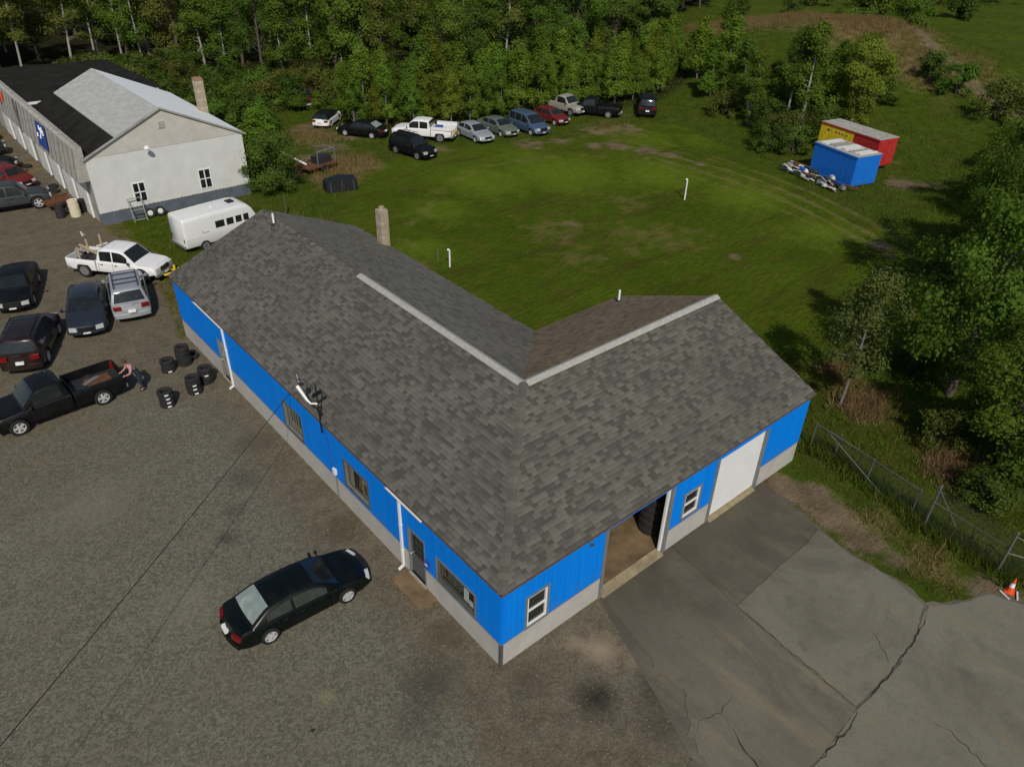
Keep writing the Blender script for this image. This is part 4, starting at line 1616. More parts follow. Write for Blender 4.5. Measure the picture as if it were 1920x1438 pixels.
        mr = MB()
        mx = S['ws'][1] - .22
        mz = deck(mx) + .06
        mr.lathe([(0, -.05), (.07, -.045), (.095, 0), (.08, .03), (0, .035)], 10, 'x', (mx, s * (hw + .09), mz + .03))
        mr.bar((mx, s * (hw - .06), mz - .02), (mx, s * (hw + .06), mz + .01), .04)
        mr.build('mirror', mat if style not in ('pickup', 'extcab') else 'black_plastic', t, smooth=50)
    if not simple:
        top_patch(S['hood'][0], S['hood'][1], .13, .010, 'hood', mat, body, deck, 8, wid)
        if S['trunk']:
            top_patch(S['trunk'][0], S['trunk'][1], .13, .010, 'trunk_lid', mat, body, deck, 5, wid)

    def face(xf, sgn, y0, y1, za, zb, dep, name, mt, par=None):
        fr, bk = [], []
        for y in np.linspace(y0, y1, 7):
            fr.append([bw((xf, y, za)), bw((xf, y, zb))])
            bk.append([bw((xf, y, za)), bw((xf, y, zb))])
        rings = []
        for a, b in zip(fr, bk):
            rings.append([(a[0][0] + sgn * dep, a[0][1], a[0][2]), (a[1][0] + sgn * dep * .8, a[1][1], a[1][2]), (b[1][0] - sgn * .1, b[1][1], b[1][2]), (b[0][0] - sgn * .1, b[0][1], b[0][2])])
        mm = MB()
        mm.loft(rings)
        return mm.build(name, mt, par or t, smooth=40)
    truck = bed is not None
    zf = deck(x1 - .25)
    wf = wid(x1) * .96
    xf = x1
    hl = (.50, .665) if not truck else (.72, .92)
    if style in ('suv', 'van'):
        hl = (.62, .82)
    for s in (1, -1):
        face(xf - .03, 1, s * wf * .52, s * wf * .93, hl[0], hl[1], .05, 'headlight', 'clear_lens')
    face(xf - .01, 1, -wf * .46, wf * .46, hl[0] - .02, hl[1] - .02, .03, 'grille', 'black_plastic')
    face(xf - .02, 1, -wf * .97, wf * .97, .36 if not truck else .45, .48 if not truck else .62, .07, 'front_bumper', mat if not truck else 'galvanised')
    face(xf + .035, 1, -.16, .16, .39 if not truck else .48, .46 if not truck else .58, .03, 'licence_plate', 'plate')
    xr = -L / 2
    wrr = wid(xr) * .96
    tl = (.66, .84) if style in ('sedan', 'hatch') else (.8, 1.0)
    for s in (1, -1):
        if truck:
            face(xr + .01, -1, s * wrr * .84, s * wrr * .99, .75, 1.05, .035, 'taillight', 'red_lens')
        else:
            face(xr + .02, -1, s * wrr * .56, s * wrr * .97, tl[0], tl[1], .045, 'taillight', 'red_lens')
    face(xr + .01, -1, -wrr * .98, wrr * .98, .38 if not truck else .48, .56 if not truck else .66, .09, 'rear_bumper', mat if not truck else 'galvanised')
    face(xr - .01, -1, -.17, .17, .64 if not truck else .5, .76 if not truck else .62, .06 if not truck else .1, 'licence_plate', 'plate')
    if bed:
        b0, b1 = bed
        zt, zfl = 1.14, .72
        bx = set(np.linspace(b0, b1, 16).round(3).tolist())
        xw = S['wb'][0]
        for a in np.linspace(0, math.pi, 13):
            bx.add(round(xw + (r + .0549) * math.cos(a), 4))
        bx.add(round(xw - r - .058, 4))
        bx.add(round(xw + r + .058, 4))

        def bring(x):
            zb = zbot(x)
            wx = wid(x)
            zfloor = max(zfl, zb + .02) if False else zfl
            half = [(0, min(zb, zfloor - .05)), (wx * .8, min(zb, zfloor - .05)), (wx * .97, zb), (wx, zb + .04), (wx, .85), (wx * .98, zt - .03), (wx * .96, zt), (wx * .88, zt), (wx * .87, zfloor), (0, zfloor)]
            return [bw((x, y, z)) for y, z in half] + [bw((x, -y, z)) for y, z in half[-2:0:-1]]
        m = MB()
        m.loft([bring(x) for x in sorted(bx)])
        bd = m.build('bed', mat, t, smooth=35)
        m = MB()
        wg = wid(b0) * .9
        m.box(b0 - .0, b0 + .055, -wg, wg, .66, zt - .01)
        m.build('tailgate', mat, t)
        m = MB()
        m.box(b1 - .06, b1 - .005, -wg, wg, .7, zt)
        m.build('bed_front', mat, bd)
        m = MB()
        m.box(b0 + .06, b1 - .07, -wg * .955, wg * .955, zfl + .004, zfl + .02)
        m.build('bed_liner', 'steel_dark', bd)
    if S.get('rack'):
        rk = MB()
        zz = zmax + .06
        for s in (1, -1):
            rk.tube([(-1.75, s * wr_ * .82, zz - .05), (-1.65, s * wr_ * .82, zz + .03), (.05, s * wr_ * .82, zz + .05), (.2, s * wr_ * .82, zz - .02)], .022, 6)
        for x in (-1.35, -.85, -.2):
            rk.bar((x, -wr_ * .82, zz + .03), (x, wr_ * .82, zz + .03), .05, .025)
        rk.build('roof_rack', 'black_plastic', t)
    key = (r, rim)
    if key not in WH:
        WH[key] = wheel_meshes(r, .215 if not truck else .25, rim)
    tm, rm, bdm = WH[key]
    for xw in S['wb']:
        for s in (1, -1):
            wo = link('wheel', tm, None, t, (xw, s * (hw - .125), r), (0, 0, 0 if s > 0 else math.pi))
            link('rim', rm, None, wo)
            link('brake_disc', bdm, None, wo)
    # dark underside so that no daylight shows through the arches
    m = MB()
    m.box(-L * .44, L * .44, -hw * .55, hw * .55, .24, .5)
    m.build('underbody', 'black_plastic', t)
    return t


def bigger(t, k):
    t.scale = (k, k, k)
    return t


def unit(x, y):
    l = math.hypot(x, y)
    return (x / l, y / l)


# foreground saloon: rear and front contact points of its right side wheels
car('dark green four-door saloon parked alone on the open gravel', 'sedan', 'dark_green', (-3.62, 6.2), unit(1, -.035), rear_glass='glass_sky')
bp = car('black regular-cab pickup with person leaning on its open bed', 'pickup', 'black', (-6.72, 23.12), unit(-1, -.055), 'pickup_truck', cat='pickup')
bigger(car('dark wine red SUV with roof rack, rear plate facing the camera', 'suv', 'wine', (-6.35, 29.3), unit(.40, .917), 'sport_utility_vehicle', cat='SUV'), 1.06)
bigger(car('dark navy saloon parked nose forward left of the silver SUV', 'sedan', 'navy', (-3.2, 31.3), unit(-.28, -.96)), 1.08)
bigger(car('black saloon behind the wine red SUV at the left edge', 'sedan', 'black', (-5.5, 36.4), unit(-.3, -.95)), 1.06)
bigger(car('silver SUV with roof rack and large dark rear window by the grass strip', 'suv', 'silver', (-.95, 31.6), unit(.22, .975), 'sport_utility_vehicle', cat='SUV'), 1.08)
wp = car('white extended-cab pickup loaded with lumber', 'extcab', 'white', (-.05, 35.85), unit(.635, -.77), 'pickup_truck', cat='pickup', rim='steel')
car('dark grey crew pickup before the pale workshop doors', 'extcab', 'slate', (-3.1, 51.4), unit(1, -.12), 'pickup_truck', cat='pickup')
car('small dark red car beside the workshop garage doors', 'hatch', 'red', (-1.6, 56.9), unit(.35, -.94), simple=True)
for (x, y, c, st, hd_, lb) in ((-2.6, 61.5, 'black', 'sedan', (1, -.2), 'black saloon at the left edge in front of the workshop'),
                               (-2.4, 66.0, 'charcoal', 'suv', (1, -.1), 'charcoal SUV in the row along the workshop, left edge'),
                               (-1.9, 70.6, 'black', 'hatch', (1, .1), 'black hatchback farthest along the workshop front'),
                               (-7.0, 56.5, 'charcoal', 'sedan', (1, .05), 'charcoal saloon left of the dark red car')):
    car(lb, st, c, (x, y), unit(*hd_), simple=True, group='cars in front of the workshop')
G = 'old vehicles parked along the edge of the lawn'
car('red pickup cab half hidden in the bushes', 'pickup', 'red', (28.1, 67.0), unit(-.3, -.95), 'pickup_truck', G, 'pickup', 'steel', simple=True)
hb = car('white hatchback with black upper body at the left of the far row', 'hatch', 'white', (26.2, 58.4), unit(.75, .66), group=G, simple=True)
for ch in hb.children:
    if ch.name.startswith('cabin'):
        ch.data.materials.clear()
        ch.data.materials.append(MATS['car_black'])
car('black saloon parked tail towards camera beside the white work pickup', 'sedan', 'black', (26.9, 53.0), unit(-.55, .84), group=G, simple=True, rear_glass='glass_sky')
ut = car('white utility pickup with tall service body in the far row', 'extcab', 'white', (31.0, 48.8), unit(-.62, .785), 'pickup_truck', G, 'pickup', 'steel', simple=True)
car('black jeep-like SUV standing in front of the white work pickup', 'suv', 'black', (27.35, 45.3), unit(.18, -.98), 'sport_utility_vehicle', G, 'SUV', 'steel', simple=True)
car('silver saloon in the far row next to the white work pickup', 'sedan', 'silver', (34.9, 46.3), unit(-.05, -1), group=G, simple=True)
car('sage green saloon between the silver saloon and the blue minivan', 'sedan', 'sage', (37.9, 46.4), unit(.02, -1), group=G, simple=True)
car('blue minivan in the far row under the poplars', 'van', 'blue', (40.7, 45.1), unit(-.05, -1), 'minivan', G, 'minivan', simple=True)
car('small red car right of the blue minivan', 'hatch', 'red', (44.8, 46.3), unit(.05, -1), group=G, simple=True)
car('old black pickup near the right end of the far row', 'pickup', 'black', (50.3, 45.6), unit(-.55, .83), 'pickup_truck', G, 'pickup', 'steel', simple=True)
bigger(car('black SUV facing away, standing apart at the right end of the far row', 'suv', 'black', (55.3, 42.9), unit(.72, .69), 'sport_utility_vehicle', G, 'SUV', 'steel', simple=True), 1.1)
# tan old truck, hood stripped, behind the red car
car('tan stripped pickup rusting between red car and black pickup', 'pickup', 'tan', (48.6, 48.6), unit(.1, -1), 'pickup_truck', G, 'pickup', 'steel', simple=True)


def local_box(parent, x0, x1, y0, y1, z0, z1, name, mat):
    m = MB()
    m.box(x0, x1, y0, y1, z0, z1)
    return m.build(name, mat, parent)


# service body of the white utility pickup
for s in (1, -1):
    local_box(ut, -2.9, -.98, s * .99 - (.02 if s > 0 else .30), s * .99 + (.30 - .28 if s > 0 else .0) + .02, 1.142, 1.42, 'tool_cabinet', 'white_paint')
local_box(ut, -1.7, -1.1, -.55, .5, .75, 1.25, 'tool_chest', 'tarp_blue')
local_box(ut, -3.06, -2.97, -.6, .6, .72, .95, 'rear_panel', 'plate_yellow')
# cargo in the pickups
m = MB()
m.box(-2.35, -1.3, -.45, .4, .745, .80)
m.build('cargo_board', 'rust', bp)
m = MB()
m.bar((-1.9, -.3, .83), (-1.2, .1, .86), .18, .05)
m.build('cargo_scrap', 'galvanised', bp)

yaw_w = math.atan2(-.77, .635)


def wloc(x, y, z):
    c, s = math.cos(yaw_w), math.sin(yaw_w)
    return Vector((-.05 + x * c - y * s, 35.85 + x * s + y * c, z))


def lumber(name, a, b, wd, label, mat='lumber', th=None):
    m = MB()
    m.bar(wloc(*a), wloc(*b), wd, th or wd)
    tag(m.build(name, mat), label, 'lumber', 'lumber in the white pickup bed')


lumber('long_plank', (-3.1, .75, 1.27), (-1.0, -.35, 1.30), .16, 'long pale plank laid across the white pickup bed', 'lumber', .05)
lumber('long_plank', (-3.0, .2, 1.2), (-1.1, .25, 1.2), .2, 'wide grey plank lying along the white pickup bed', 'lumber_grey', .05)
for (x, y, h, lb) in ((-2.6, .80, 2.0, 'tall rear post standing in the white pickup bed'), (-2.0, -.78, 1.85, 'near post standing in the white pickup bed'),
                      (-1.6, .80, 2.05, 'post nearest the cab on the far side of the white pickup bed'), (-1.15, .3, 1.8, 'short post against the cab of the white pickup')):
    lumber('timber_post', (x, y, .75), (x, y, h), .09, lb)
lumber('crosspiece', (-2.9, .95, 2.0), (-2.45, .5, 2.02), .09, 'short crosspiece on top of the tall rear post', 'dull_white')
lumber('crosspiece', (-1.35, .05, 1.62), (-.98, .6, 1.66), .08, 'short crosspiece against the cab of the white pickup', 'dull_white')
# yellow plough mount in front of the white pickup
t_ = thing('plough_mount', 'yellow steel plough mount at the nose of the white pickup', 'plough mount', tuple(wloc(3.28, 0, 0)), yaw_w)
m = MB()
m.bar((-.25, -.4, .42), (.25, -.15, .55), .09)
m.bar((-.25, .4, .42), (.25, .15, .55), .09)
m.build('frame_arm', 'yellow_paint', t_)
m = MB()
m.bar((.25, -.45, .55), (.25, .45, .55), .12)
m.bar((.25, 0, .1), (.25, 0, .95), .10)
m.build('crossbar', 'yellow_paint', t_)
m = MB()
m.box(.15, .35, -.12, .12, 0, .12)
m.build('foot', 'rust', t_)

# ------------------------------------------------------------------ white camper van
cv = thing('camper_van', 'white camper van with dark side windows behind the blue garage', 'camper van', (7.0, 37.4, 0), math.atan2(.10, 1))
cv.scale = (.97, .95, .92)
L, hwid = 6.4, 1.05
secs = []
for x, k, top in ((-3.2, .93, 2.38), (-3.16, .97, 2.46), (-3.02, 1, 2.50), (-1, 1, 2.54), (.9, 1, 2.54), (1.45, .99, 2.46), (1.75, .96, 2.15), (2.1, .94, 1.45), (2.3, .9, 1.1)):
    h = [(0, .42), (hwid * k * .95, .42), (hwid * k, .5), (hwid * k, 1.2), (hwid * k * .985, top - .32), (hwid * k * .965, top - .09), (hwid * k * .92, top - .02), (hwid * .5, top + .01), (0, top + .02)]
    secs.append([(x, y, z) for y, z in h] + [(x, -y, z) for y, z in h[-2:0:-1]])
m = MB()
m.loft(secs)
body = m.build('body', 'car_white', cv, smooth=45)
for s in (1, -1):
    for a, b in ((-1.0, -.36), (-.2, .3), (.46, .9), (1.04, 1.42)):
        m = MB()
        rows = []
        for x in (a, b):
            rows.append([(x, s * (hwid * (1 - .015 * ((z - 1.2) / .9)) + .012), z) for z in (1.38, 1.6, 1.86)])
        m.grid(rows)
        o = m.build('side_window', 'glass', body, fix=False)
    m = MB()
    m.box(-3.1, 1.9, s * hwid - .005 if s < 0 else s * hwid - .012, s * hwid + .012 if s > 0 else s * hwid + .005, .98, 1.02)
    m.build('trim_strip', 'dull_white', body)
    # small dark lettering strokes, unreadable in the photo
    for k, (px, pz, dx, dz) in enumerate(((-1.95, 1.32, .03, .13), (-1.90, 1.24, .09, .03), (-1.77, 1.24, .05, .06), (-1.68, 1.24, .05, .06), (-1.59, 1.24, .05, .06), (-2.02, 1.24, .05, .05))):
        m = MB()
        yy = s * (hwid + .004)
        m.box(px, px + dx, yy - .004, yy + .004, pz, pz + dz)
        m.build('lettering', 'dark_trim', body)
m = MB()
m.box(.5, .95, -.28, .28, 2.55, 2.64)
m.build('roof_hatch', 'black_plastic', cv)
m = MB()
m.lathe([(.12, 0), (.12, .06), (.08, .1), (0, .1)], 14)
m.build('roof_vent', 'dull_white', cv, (-.6, 0, 2.55), smooth=30)
m = MB()
m.box(-3.3, -3.14, -.98, .98, .42, .58)
m.build('rear_bumper', 'galvanised', cv)
for s in (1, -1):
    m = MB()
    m.box(-3.22, -3.14, s * .9 - .06, s * .9 + .06, .85, 1.1)
    m.build('taillight', 'red_lens', cv)
if (.36, 'steel') not in WH:
    WH[(.36, 'steel')] = wheel_meshes(.36, .22, 'steel')
tm, rm, bdm = WH[(.36, 'steel')]
for xw in (-1.9, 1.35):
    for s in (1, -1):
        wo = link('wheel', tm, None, cv, (xw, s * .98, .36), (0, 0, 0 if s > 0 else math.pi))
        link('rim', rm, None, wo)

# ------------------------------------------------------------------ tyres in stacks beside the wall
tyre = MB()
tyre.lathe([(.19, -.07), (.21, -.095), (.29, -.105), (.325, -.09), (.335, -.06), (.335, .06), (.325, .09), (.29, .105), (.21, .095), (.19, .07)], 26, closed=True)
for k in range(26):
    a = 2 * math.pi * k / 26
    d = Vector((math.cos(a), math.sin(a), 0))
    tv = Vector((-math.sin(a), math.cos(a), 0))
    tyre.bar(d * .325 - tv * .02 + Vector((0, 0, -.08)), d * .325 + tv * .02 + Vector((0, 0, .08)), .03, .03)
TY = tyre.mesh('tyre', 45)
TY.materials.append(MATS['rubber_dusty'])
lm = MB()
rows = []
for k in range(5):
    a = R(-14 + 7 * k)
    rows.append([(.346 * math.cos(a), .346 * math.sin(a), -.035), (.346 * math.cos(a), .346 * math.sin(a), .035)])
lm.grid(rows)
LBM = lm.mesh('paper_label')
LBM.materials.append(MATS['paper_white'])
ORD = ['lowest', 'second', 'third', 'fourth', 'topmost']
stacks = [(-2.86, 20.5, 4, [0, 1, 2, 3], 'stack nearest the camera'), (-1.5, 20.8, 4, [0, 1, 2], 'middle stack with three white bands'),
          (-.72, 21.3, 4, [2], 'single-banded stack nearest the wall'), (-1.78, 23.4, 3, [0], 'low stack beside the pickup tailgate'), (-.95, 23.5, 5, [], 'tallest stack, farthest back')]
for (x, y, n, bands, desc) in stacks:
    for k in range(n):
        nm = ORD[k] if k < n - 1 else 'topmost'
        t_ = link('tyre', TY, None, None, (x + rnd.uniform(-.03, .03), y + rnd.uniform(-.03, .03), .11 + .212 * k), (0, 0, rnd.uniform(0, 6)))
        tag(t_, f'black tyre, {nm} of the {desc}', 'tyre', 'tyres stacked outside the blue garage')
        if k in bands:
            ang = math.atan2(-11.2 - y, -9.6 - x) + .12
            link('paper_label', LBM, None, t_, rot=(0, 0, ang - t_.rotation_euler.z))
t_ = link('tyre', TY, None, None, (-.45, 23.9, .11), (0, 0, 1.))
tag(t_, 'single black tyre lying flat between tallest stack and wall', 'tyre', 'tyres stacked outside the blue garage')
# large tyres inside the open bay
for k in range(5):
    t_ = link('tyre', TY, None, None, (8.45, 1.2, .25 + .36 * k), (0, 0, k), (1.6, 1.6, 1.6))
    tag(t_, f'large dark tyre inside the open bay, {ORD[k] if k < 4 else "topmost"} of its stack', 'tyre', 'tyres inside the open bay')

# ------------------------------------------------------------------ person leaning on the tailgate


def skin_fig(name, verts, edges, mat, parent, root=0, sub=2):
    me = bpy.data.meshes.new(name)
    bm = bmesh.new()
    ly = bm.verts.layers.skin.verify()
    bv = []
    for i, (co, r) in enumerate(verts):
        v = bm.verts.new(co)
        v[ly].radius = (r, r) if not hasattr(r, '__len__') else r
        v[ly].use_root = (i == root)
        bv.append(v)
    for a, b in edges:
        bm.edges.new((bv[a], bv[b]))
    bm.to_mesh(me)
    bm.free()
    o = link(name, me, mat, parent)
    sk = o.modifiers.new('skin', 'SKIN')
    sk.use_smooth_shade = True
    ss = o.modifiers.new('sub', 'SUBSURF')
    ss.levels = ss.render_levels = sub
    return o


person = thing('person', 'person in pink shirt and dark overalls leaning over the black pickup bed', 'person', (-3.35, 22.55, 0), math.atan2(-.12, -1))
# local x = towards the truck
J = [((-.02, 0, .92), (.15, .12)), ((.08, 0, 1.12), (.15, .115)), ((.20, 0, 1.32), (.165, .12)), ((.30, 0, 1.45), (.10, .09)), ((.37, 0, 1.53), .055), ((.44, 0, 1.62), (.085, .10)), ((.46, 0, 1.72), (.075, .085)),
     ((-.04, .10, .86), .095), ((.03, .12, .48), .066), ((-.06, .13, .10), .045), ((.09, .14, .04), .045),
     ((-.04, -.10, .86), .095), ((-.06, -.12, .48), .066), ((-.16, -.13, .10), .045), ((-.01, -.14, .04), .045),
     ((.28, .20, 1.40), .062), ((.40, .27, 1.17), .05), ((.60, .22, 1.12), .036),
     ((.28, -.20, 1.40), .062), ((.42, -.27, 1.18), .05), ((.62, -.20, 1.13), .036)]
Ed = [(0, 1), (1, 2), (2, 3), (3, 4), (4, 5), (5, 6), (0, 7), (7, 8), (8, 9), (9, 10), (0, 11), (11, 12), (12, 13), (13, 14), (3, 15), (15, 16), (16, 17), (3, 18), (18, 19), (19, 20)]
bodyp = skin_fig('body', J, Ed, 'skin', person)
for s in (1, -1):
    base_ = Vector((.62, s * .21, 1.125))
    for q in range(4):
        skin_fig('finger', [(base_ + Vector((-.02, s * (.03 - .02 * q), 0)), .011), (base_ + Vector((.05 + .006 * (q % 3), s * (.034 - .022 * q), .0)), .010), (base_ + Vector((.085 + .006 * (q % 3), s * (.034 - .022 * q), -.025)), .008)], [(0, 1), (1, 2)], 'skin', bodyp, sub=1)
    skin_fig('thumb', [(base_ + Vector((-.03, -s * .03, 0)), .012), (base_ + Vector((.01, -s * .07, -.005)), .011), (base_ + Vector((.035, -s * .078, -.02)), .009)], [(0, 1), (1, 2)], 'skin', bodyp, sub=1)
T = [((-.02, 0, .93), (.175, .14)), ((.08, 0, 1.12), (.17, .135)), ((.19, 0, 1.30), (.175, .132)), ((-.04, .10, .86), .118), ((.03, .12, .48), .088), ((-.06, .13, .13), .072), ((-.04, -.10, .86), .118), ((-.06, -.12, .48), .088), ((-.16, -.13, .13), .072)]
skin_fig('overalls', T, [(0, 1), (1, 2), (0, 3), (3, 4), (4, 5), (0, 6), (6, 7), (7, 8)], 'overalls', person)
skin_fig('shirt', [((.21, 0, 1.34), (.178, .135)), ((.30, 0, 1.46), (.115, .105)), ((.28, .20, 1.40), .082), ((.39, .265, 1.19), .066), ((.28, -.20, 1.40), .082), ((.41, -.265, 1.20), .066)], [(0, 1), (1, 2), (2, 3), (1, 4), (4, 5)], 'shirt', person)
m = MB()
m.lathe([(.0, .13), (.06, .118), (.10, .07), (.112, .0), (.105, -.04)], 16)
m.build('hair', 'hair', person, (.43, 0, 1.70), (0, R(14), 0), smooth=60)
for s in (1, -1):
    m = MB()
    m.lathe([(0, 0), (.022, .004), (.018, .016), (0, .02)], 8, 'y')
    m.build('ear', 'skin', person, (.44, s * .095, 1.67), (0, 0, 0 if s > 0 else math.pi), smooth=60)
    m = MB()
    m.lathe([(0, -.011), (.011, 0), (0, .011)], 8, 'z')
    m.build('eye', 'black_plastic', person, (.535, s * .035, 1.68), smooth=60)
    xx = -.06 if s > 0 else -.16
    m = MB()
    m.loft([[(xx - .09, s * .135 - .05, 0), (xx - .09, s * .135 + .05, 0), (xx - .07, s * .135 + .045, .12), (xx - .07, s * .135 - .045, .12)], [(xx + .05, s * .135 - .055, 0), (xx + .05, s * .135 + .055, 0), (xx + .04, s * .135 + .045, .12), (xx + .04, s * .135 - .045, .12)],
            [(xx + .2, s * .135 - .04, 0), (xx + .2, s * .135 + .04, 0), (xx + .18, s * .135 + .03, .05), (xx + .18, s * .135 - .03, .05)]])
    m.build('boot', 'boots', person, smooth=50)
m = MB()
m.loft([[(.525, -.012, 1.665), (.525, .012, 1.665), (.53, 0, 1.69)], [(.56, -.014, 1.635), (.56, .014, 1.635), (.545, 0, 1.66)]])
m.build('nose', 'skin', person)
m = MB()
m.box(.52, .536, -.025, .025, 1.598, 1.606)
m.build('mouth', 'rust', person)

# ------------------------------------------------------------------ pale workshop behind the lot
ws = thing('workshop_building', 'pale workshop with white gable end, grey shingle roof and black side roofs', 'building', (0, 0, 0))
HX0, HX1, HY0, HY1 = 1.3, 12.0, 44.4, 59.5
WZ, PX, PZ = 4.55, 6.62, 7.0
# front wall boards around two windows
wins = [(3.75, 4.55, 1.12, 2.38), (8.35, 9.18, 1.15, 2.45)]


def front_box(m, x0, x1, y0, y1, z0, z1):
    m.box(x0, x1, y0, y1, z0, z1)


m = MB()
xs_ = [HX0, 3.75, 4.55, 8.35, 9.18, HX1]
for a, b in zip(xs_[:-1], xs_[1:]):
    w_ = [q for q in wins if abs(q[0] - a) < .01]
    if w_:
        front_box(m, a, b, HY0, HY0 + .2, .8, w_[0][2])
        front_box(m, a, b, HY0, HY0 + .2, w_[0][3], WZ)
    else:
        front_box(m, a, b, HY0, HY0 + .2, .8, WZ)
m.build('front_wall', 'wall_white', ws)
m = MB()
m.box(HX0 - .05, HX1 + .03, HY0 - .05, HY0 + .2, -.1, .80)
m.build('foundation', 'base_slate', ws)
m = MB()
for k in range(38):
    x = HX0 + .1 + k * .28
    m.box(x, x + .2, HY0 - .075, HY0 - .002, .805, .83 + .035 * rnd.random())
m.build('ledge_rubble', 'stone', ws)
for (a, b, c, d) in wins:
    m = MB()
    for q in ((a - .05, b + .05, d, d + .06), (a - .05, b + .05, c - .06, c), (a - .05, a + .03, c, d), (b - .03, b + .05, c, d)):
        m.box(q[0], q[1], HY0 - .03, HY0 + .06, q[2], q[3])
    xm, zm = (a + b) / 2, (c + d) / 2
    m.box(xm - .035, xm + .035, HY0 - .015, HY0 + .05, c, d)
    m.box(a + .03, xm - .035, HY0 - .012, HY0 + .05, zm - .03, zm + .03)
    m.box(xm + .035, b - .03, HY0 - .012, HY0 + .05, zm - .03, zm + .03)
    wo = m.build('window', 'white_paint', ws)
    for xa, xb in ((a + .03, xm - .035), (xm + .035, b - .03)):
        for za, zb2 in ((c, zm - .03), (zm + .03, d)):
            m = MB()
            m.box(xa, xb, HY0 + .03, HY0 + .04, za, zb2)
            m.build('pane', 'glass', wo)
# gable
m = MB()
vs = []
for y in (HY0 - .02, HY0 + .16):
    vs += [(HX0 - .02, y, WZ), (HX1 + .02, y, WZ), (PX, y, PZ - .05)]
m.add(vs, [(0, 1, 2), (3, 5, 4), (0, 3, 4, 1), (1, 4, 5, 2), (2, 5, 3, 0)])
gb = m.build('gable', 'gable_cream', ws)
m = MB()
m.box(6.3, 6.75, HY0 - .06, HY0 - .021, 5.75, 6.25)
lv = m.build('louvre', 'gable_cream', gb)
for k in range(5):
    m = MB()
    m.box(6.34, 6.71, HY0 - .085, HY0 - .061, 5.8 + .09 * k, 5.84 + .09 * k)
    m.build('slat', 'wall_side', lv)
m = MB()
m.bar((HX0 - .2, HY0 - .1, WZ - .05), (PX, HY0 - .1, PZ + .07), .14, .10)
m.bar((PX, HY0 - .1, PZ + .07), (HX1 + .25, HY0 - .1, WZ - .05), .14, .10)
m.build('rake_board', 'wall_side', ws)
# gable roof planes: shingles over both sides, black membrane on the lower left
sl_l = (PZ - WZ) / (PX - HX0)
sl_r = (PZ - WZ) / (HX1 - PX)


def plane(name, pts, mat, th=.08):
    m = MB()
    n = len(pts)
    m.add(list(pts) + [(x, y, z - th) for x, y, z in pts], [tuple(range(n)), tuple(range(2 * n - 1, n - 1, -1))] + [(i, (i + 1) % n, n + (i + 1) % n, n + i) for i in range(n)])
    return m.build(name, mat, ws)


zl = lambda x: PZ + .08 - (PX - x) * sl_l
zrr = lambda x: PZ + .08 - (x - PX) * sl_r
rw_ = plane('roof', [(3.42, HY0 - .15, zl(3.42)), (PX, HY0 - .15, zl(PX)), (PX, HY1, zl(PX)), (3.42, HY1, zl(3.42))], 'roof_white_vent')
plane('right_roof', [(PX, HY0 - .15, zrr(PX)), (HX1 + .25, HY0 - .15, zrr(HX1 + .25)), (HX1 + .25, HY1, zrr(HX1 + .25)), (PX, HY1, zrr(PX))], 'roof_bright')
plane('side_roof', [(1.25, HY0 - .1, zl(1.25)), (3.415, HY0 - .1, zl(3.415) - .02), (3.415, HY1, zl(3.415) - .02), (1.25, HY1, zl(1.25))], 'membrane_black')
plane('rear_roof', [(1.2, HY1 + .05, 5.0), (11.4, HY1 + .05, 5.3), (11.4, 74, 5.0), (1.2, 76, 4.8)], 'membrane_black', .2)
m = MB()
m.box(1.2, 3.6, HY1 - .03, HY1 + .10, 4.95, 5.12)
m.build('edge_flashing', 'white_paint', ws)
m = MB()
m.box(11.2, 11.4, HY1, 74, -.05, 5.0)
m.box(1.5, 11.2, 73.7, 73.9, -.05, 4.7)
m.box(HX1 - .2, HX1, HY0 + .2, HY1, -.05, 4.5)
m.box(1.3, HX1 - .2, HY1 - .25, HY1 - .05, -.05, 4.4)
m.build('outer_wall', 'wall_side', ws)
vsn = []
for y in (HY1 - .28, HY1 - .1):
    vsn += [(HX0, y, 4.4), (HX1, y, 4.4), (PX, y, PZ - .05)]
m = MB()
m.add(vsn, [(0, 1, 2), (3, 5, 4), (0, 3, 4, 1), (1, 4, 5, 2), (2, 5, 3, 0)])
m.build('rear_gable', 'gable_cream', ws)
# shingles on the two pale slopes
vs, fs, tn = [], [], []
for side in (0,):
    x = 3.45 if side == 0 else HX1 + .24
    rr = random.Random(5 + side)
    lim_ = PX
    while (x < PX - .05) if side == 0 else (x > PX + .05):
        xb = min(x + .28, PX) if side == 0 else max(x - .28, PX)
        zf_ = zl if side == 0 else zrr
        y = HY0 - .14 - rr.random() * .4
        while y < HY1:
            Ls = rr.choice([.3, .45, .6])
            a, b = max(y, HY0 - .14), min(y + Ls, HY1 - .01)
            if b > a + .03:
                k = len(vs)
                h = .012 if rr.random() < .5 else .018
                for (xx, yy, hh) in ((x, a, h + .01), (x, b, h + .01), (xb, b, h), (xb, a, h), (x, a, -.01), (x, b, -.01)):
                    vs.append((xx, yy, zf_(xx) + hh))
                    tn.append(rr.random())
                    if len(tn) % 6 != 1:
                        tn[-1] = tn[-2]
                fs += [(k, k + 1, k + 2, k + 3), (k + 4, k + 5, k + 1, k)]
            y += Ls + .006
        x += .22 if side == 0 else -.22
me = bpy.data.meshes.new('shingles')
me.from_pydata(vs, [], fs)
bm = bmesh.new()
bm.from_mesh(me)
for f in bm.faces:
    f.normal_update()
    if f.normal.z < -.2:
        f.normal_flip()
bm.to_mesh(me)
bm.free()
me.attributes.new('tone', 'FLOAT', 'POINT').data.foreach_set('value', tn)
tag(link('shingles', me, 'shingle_white', rw_), kind='stuff')
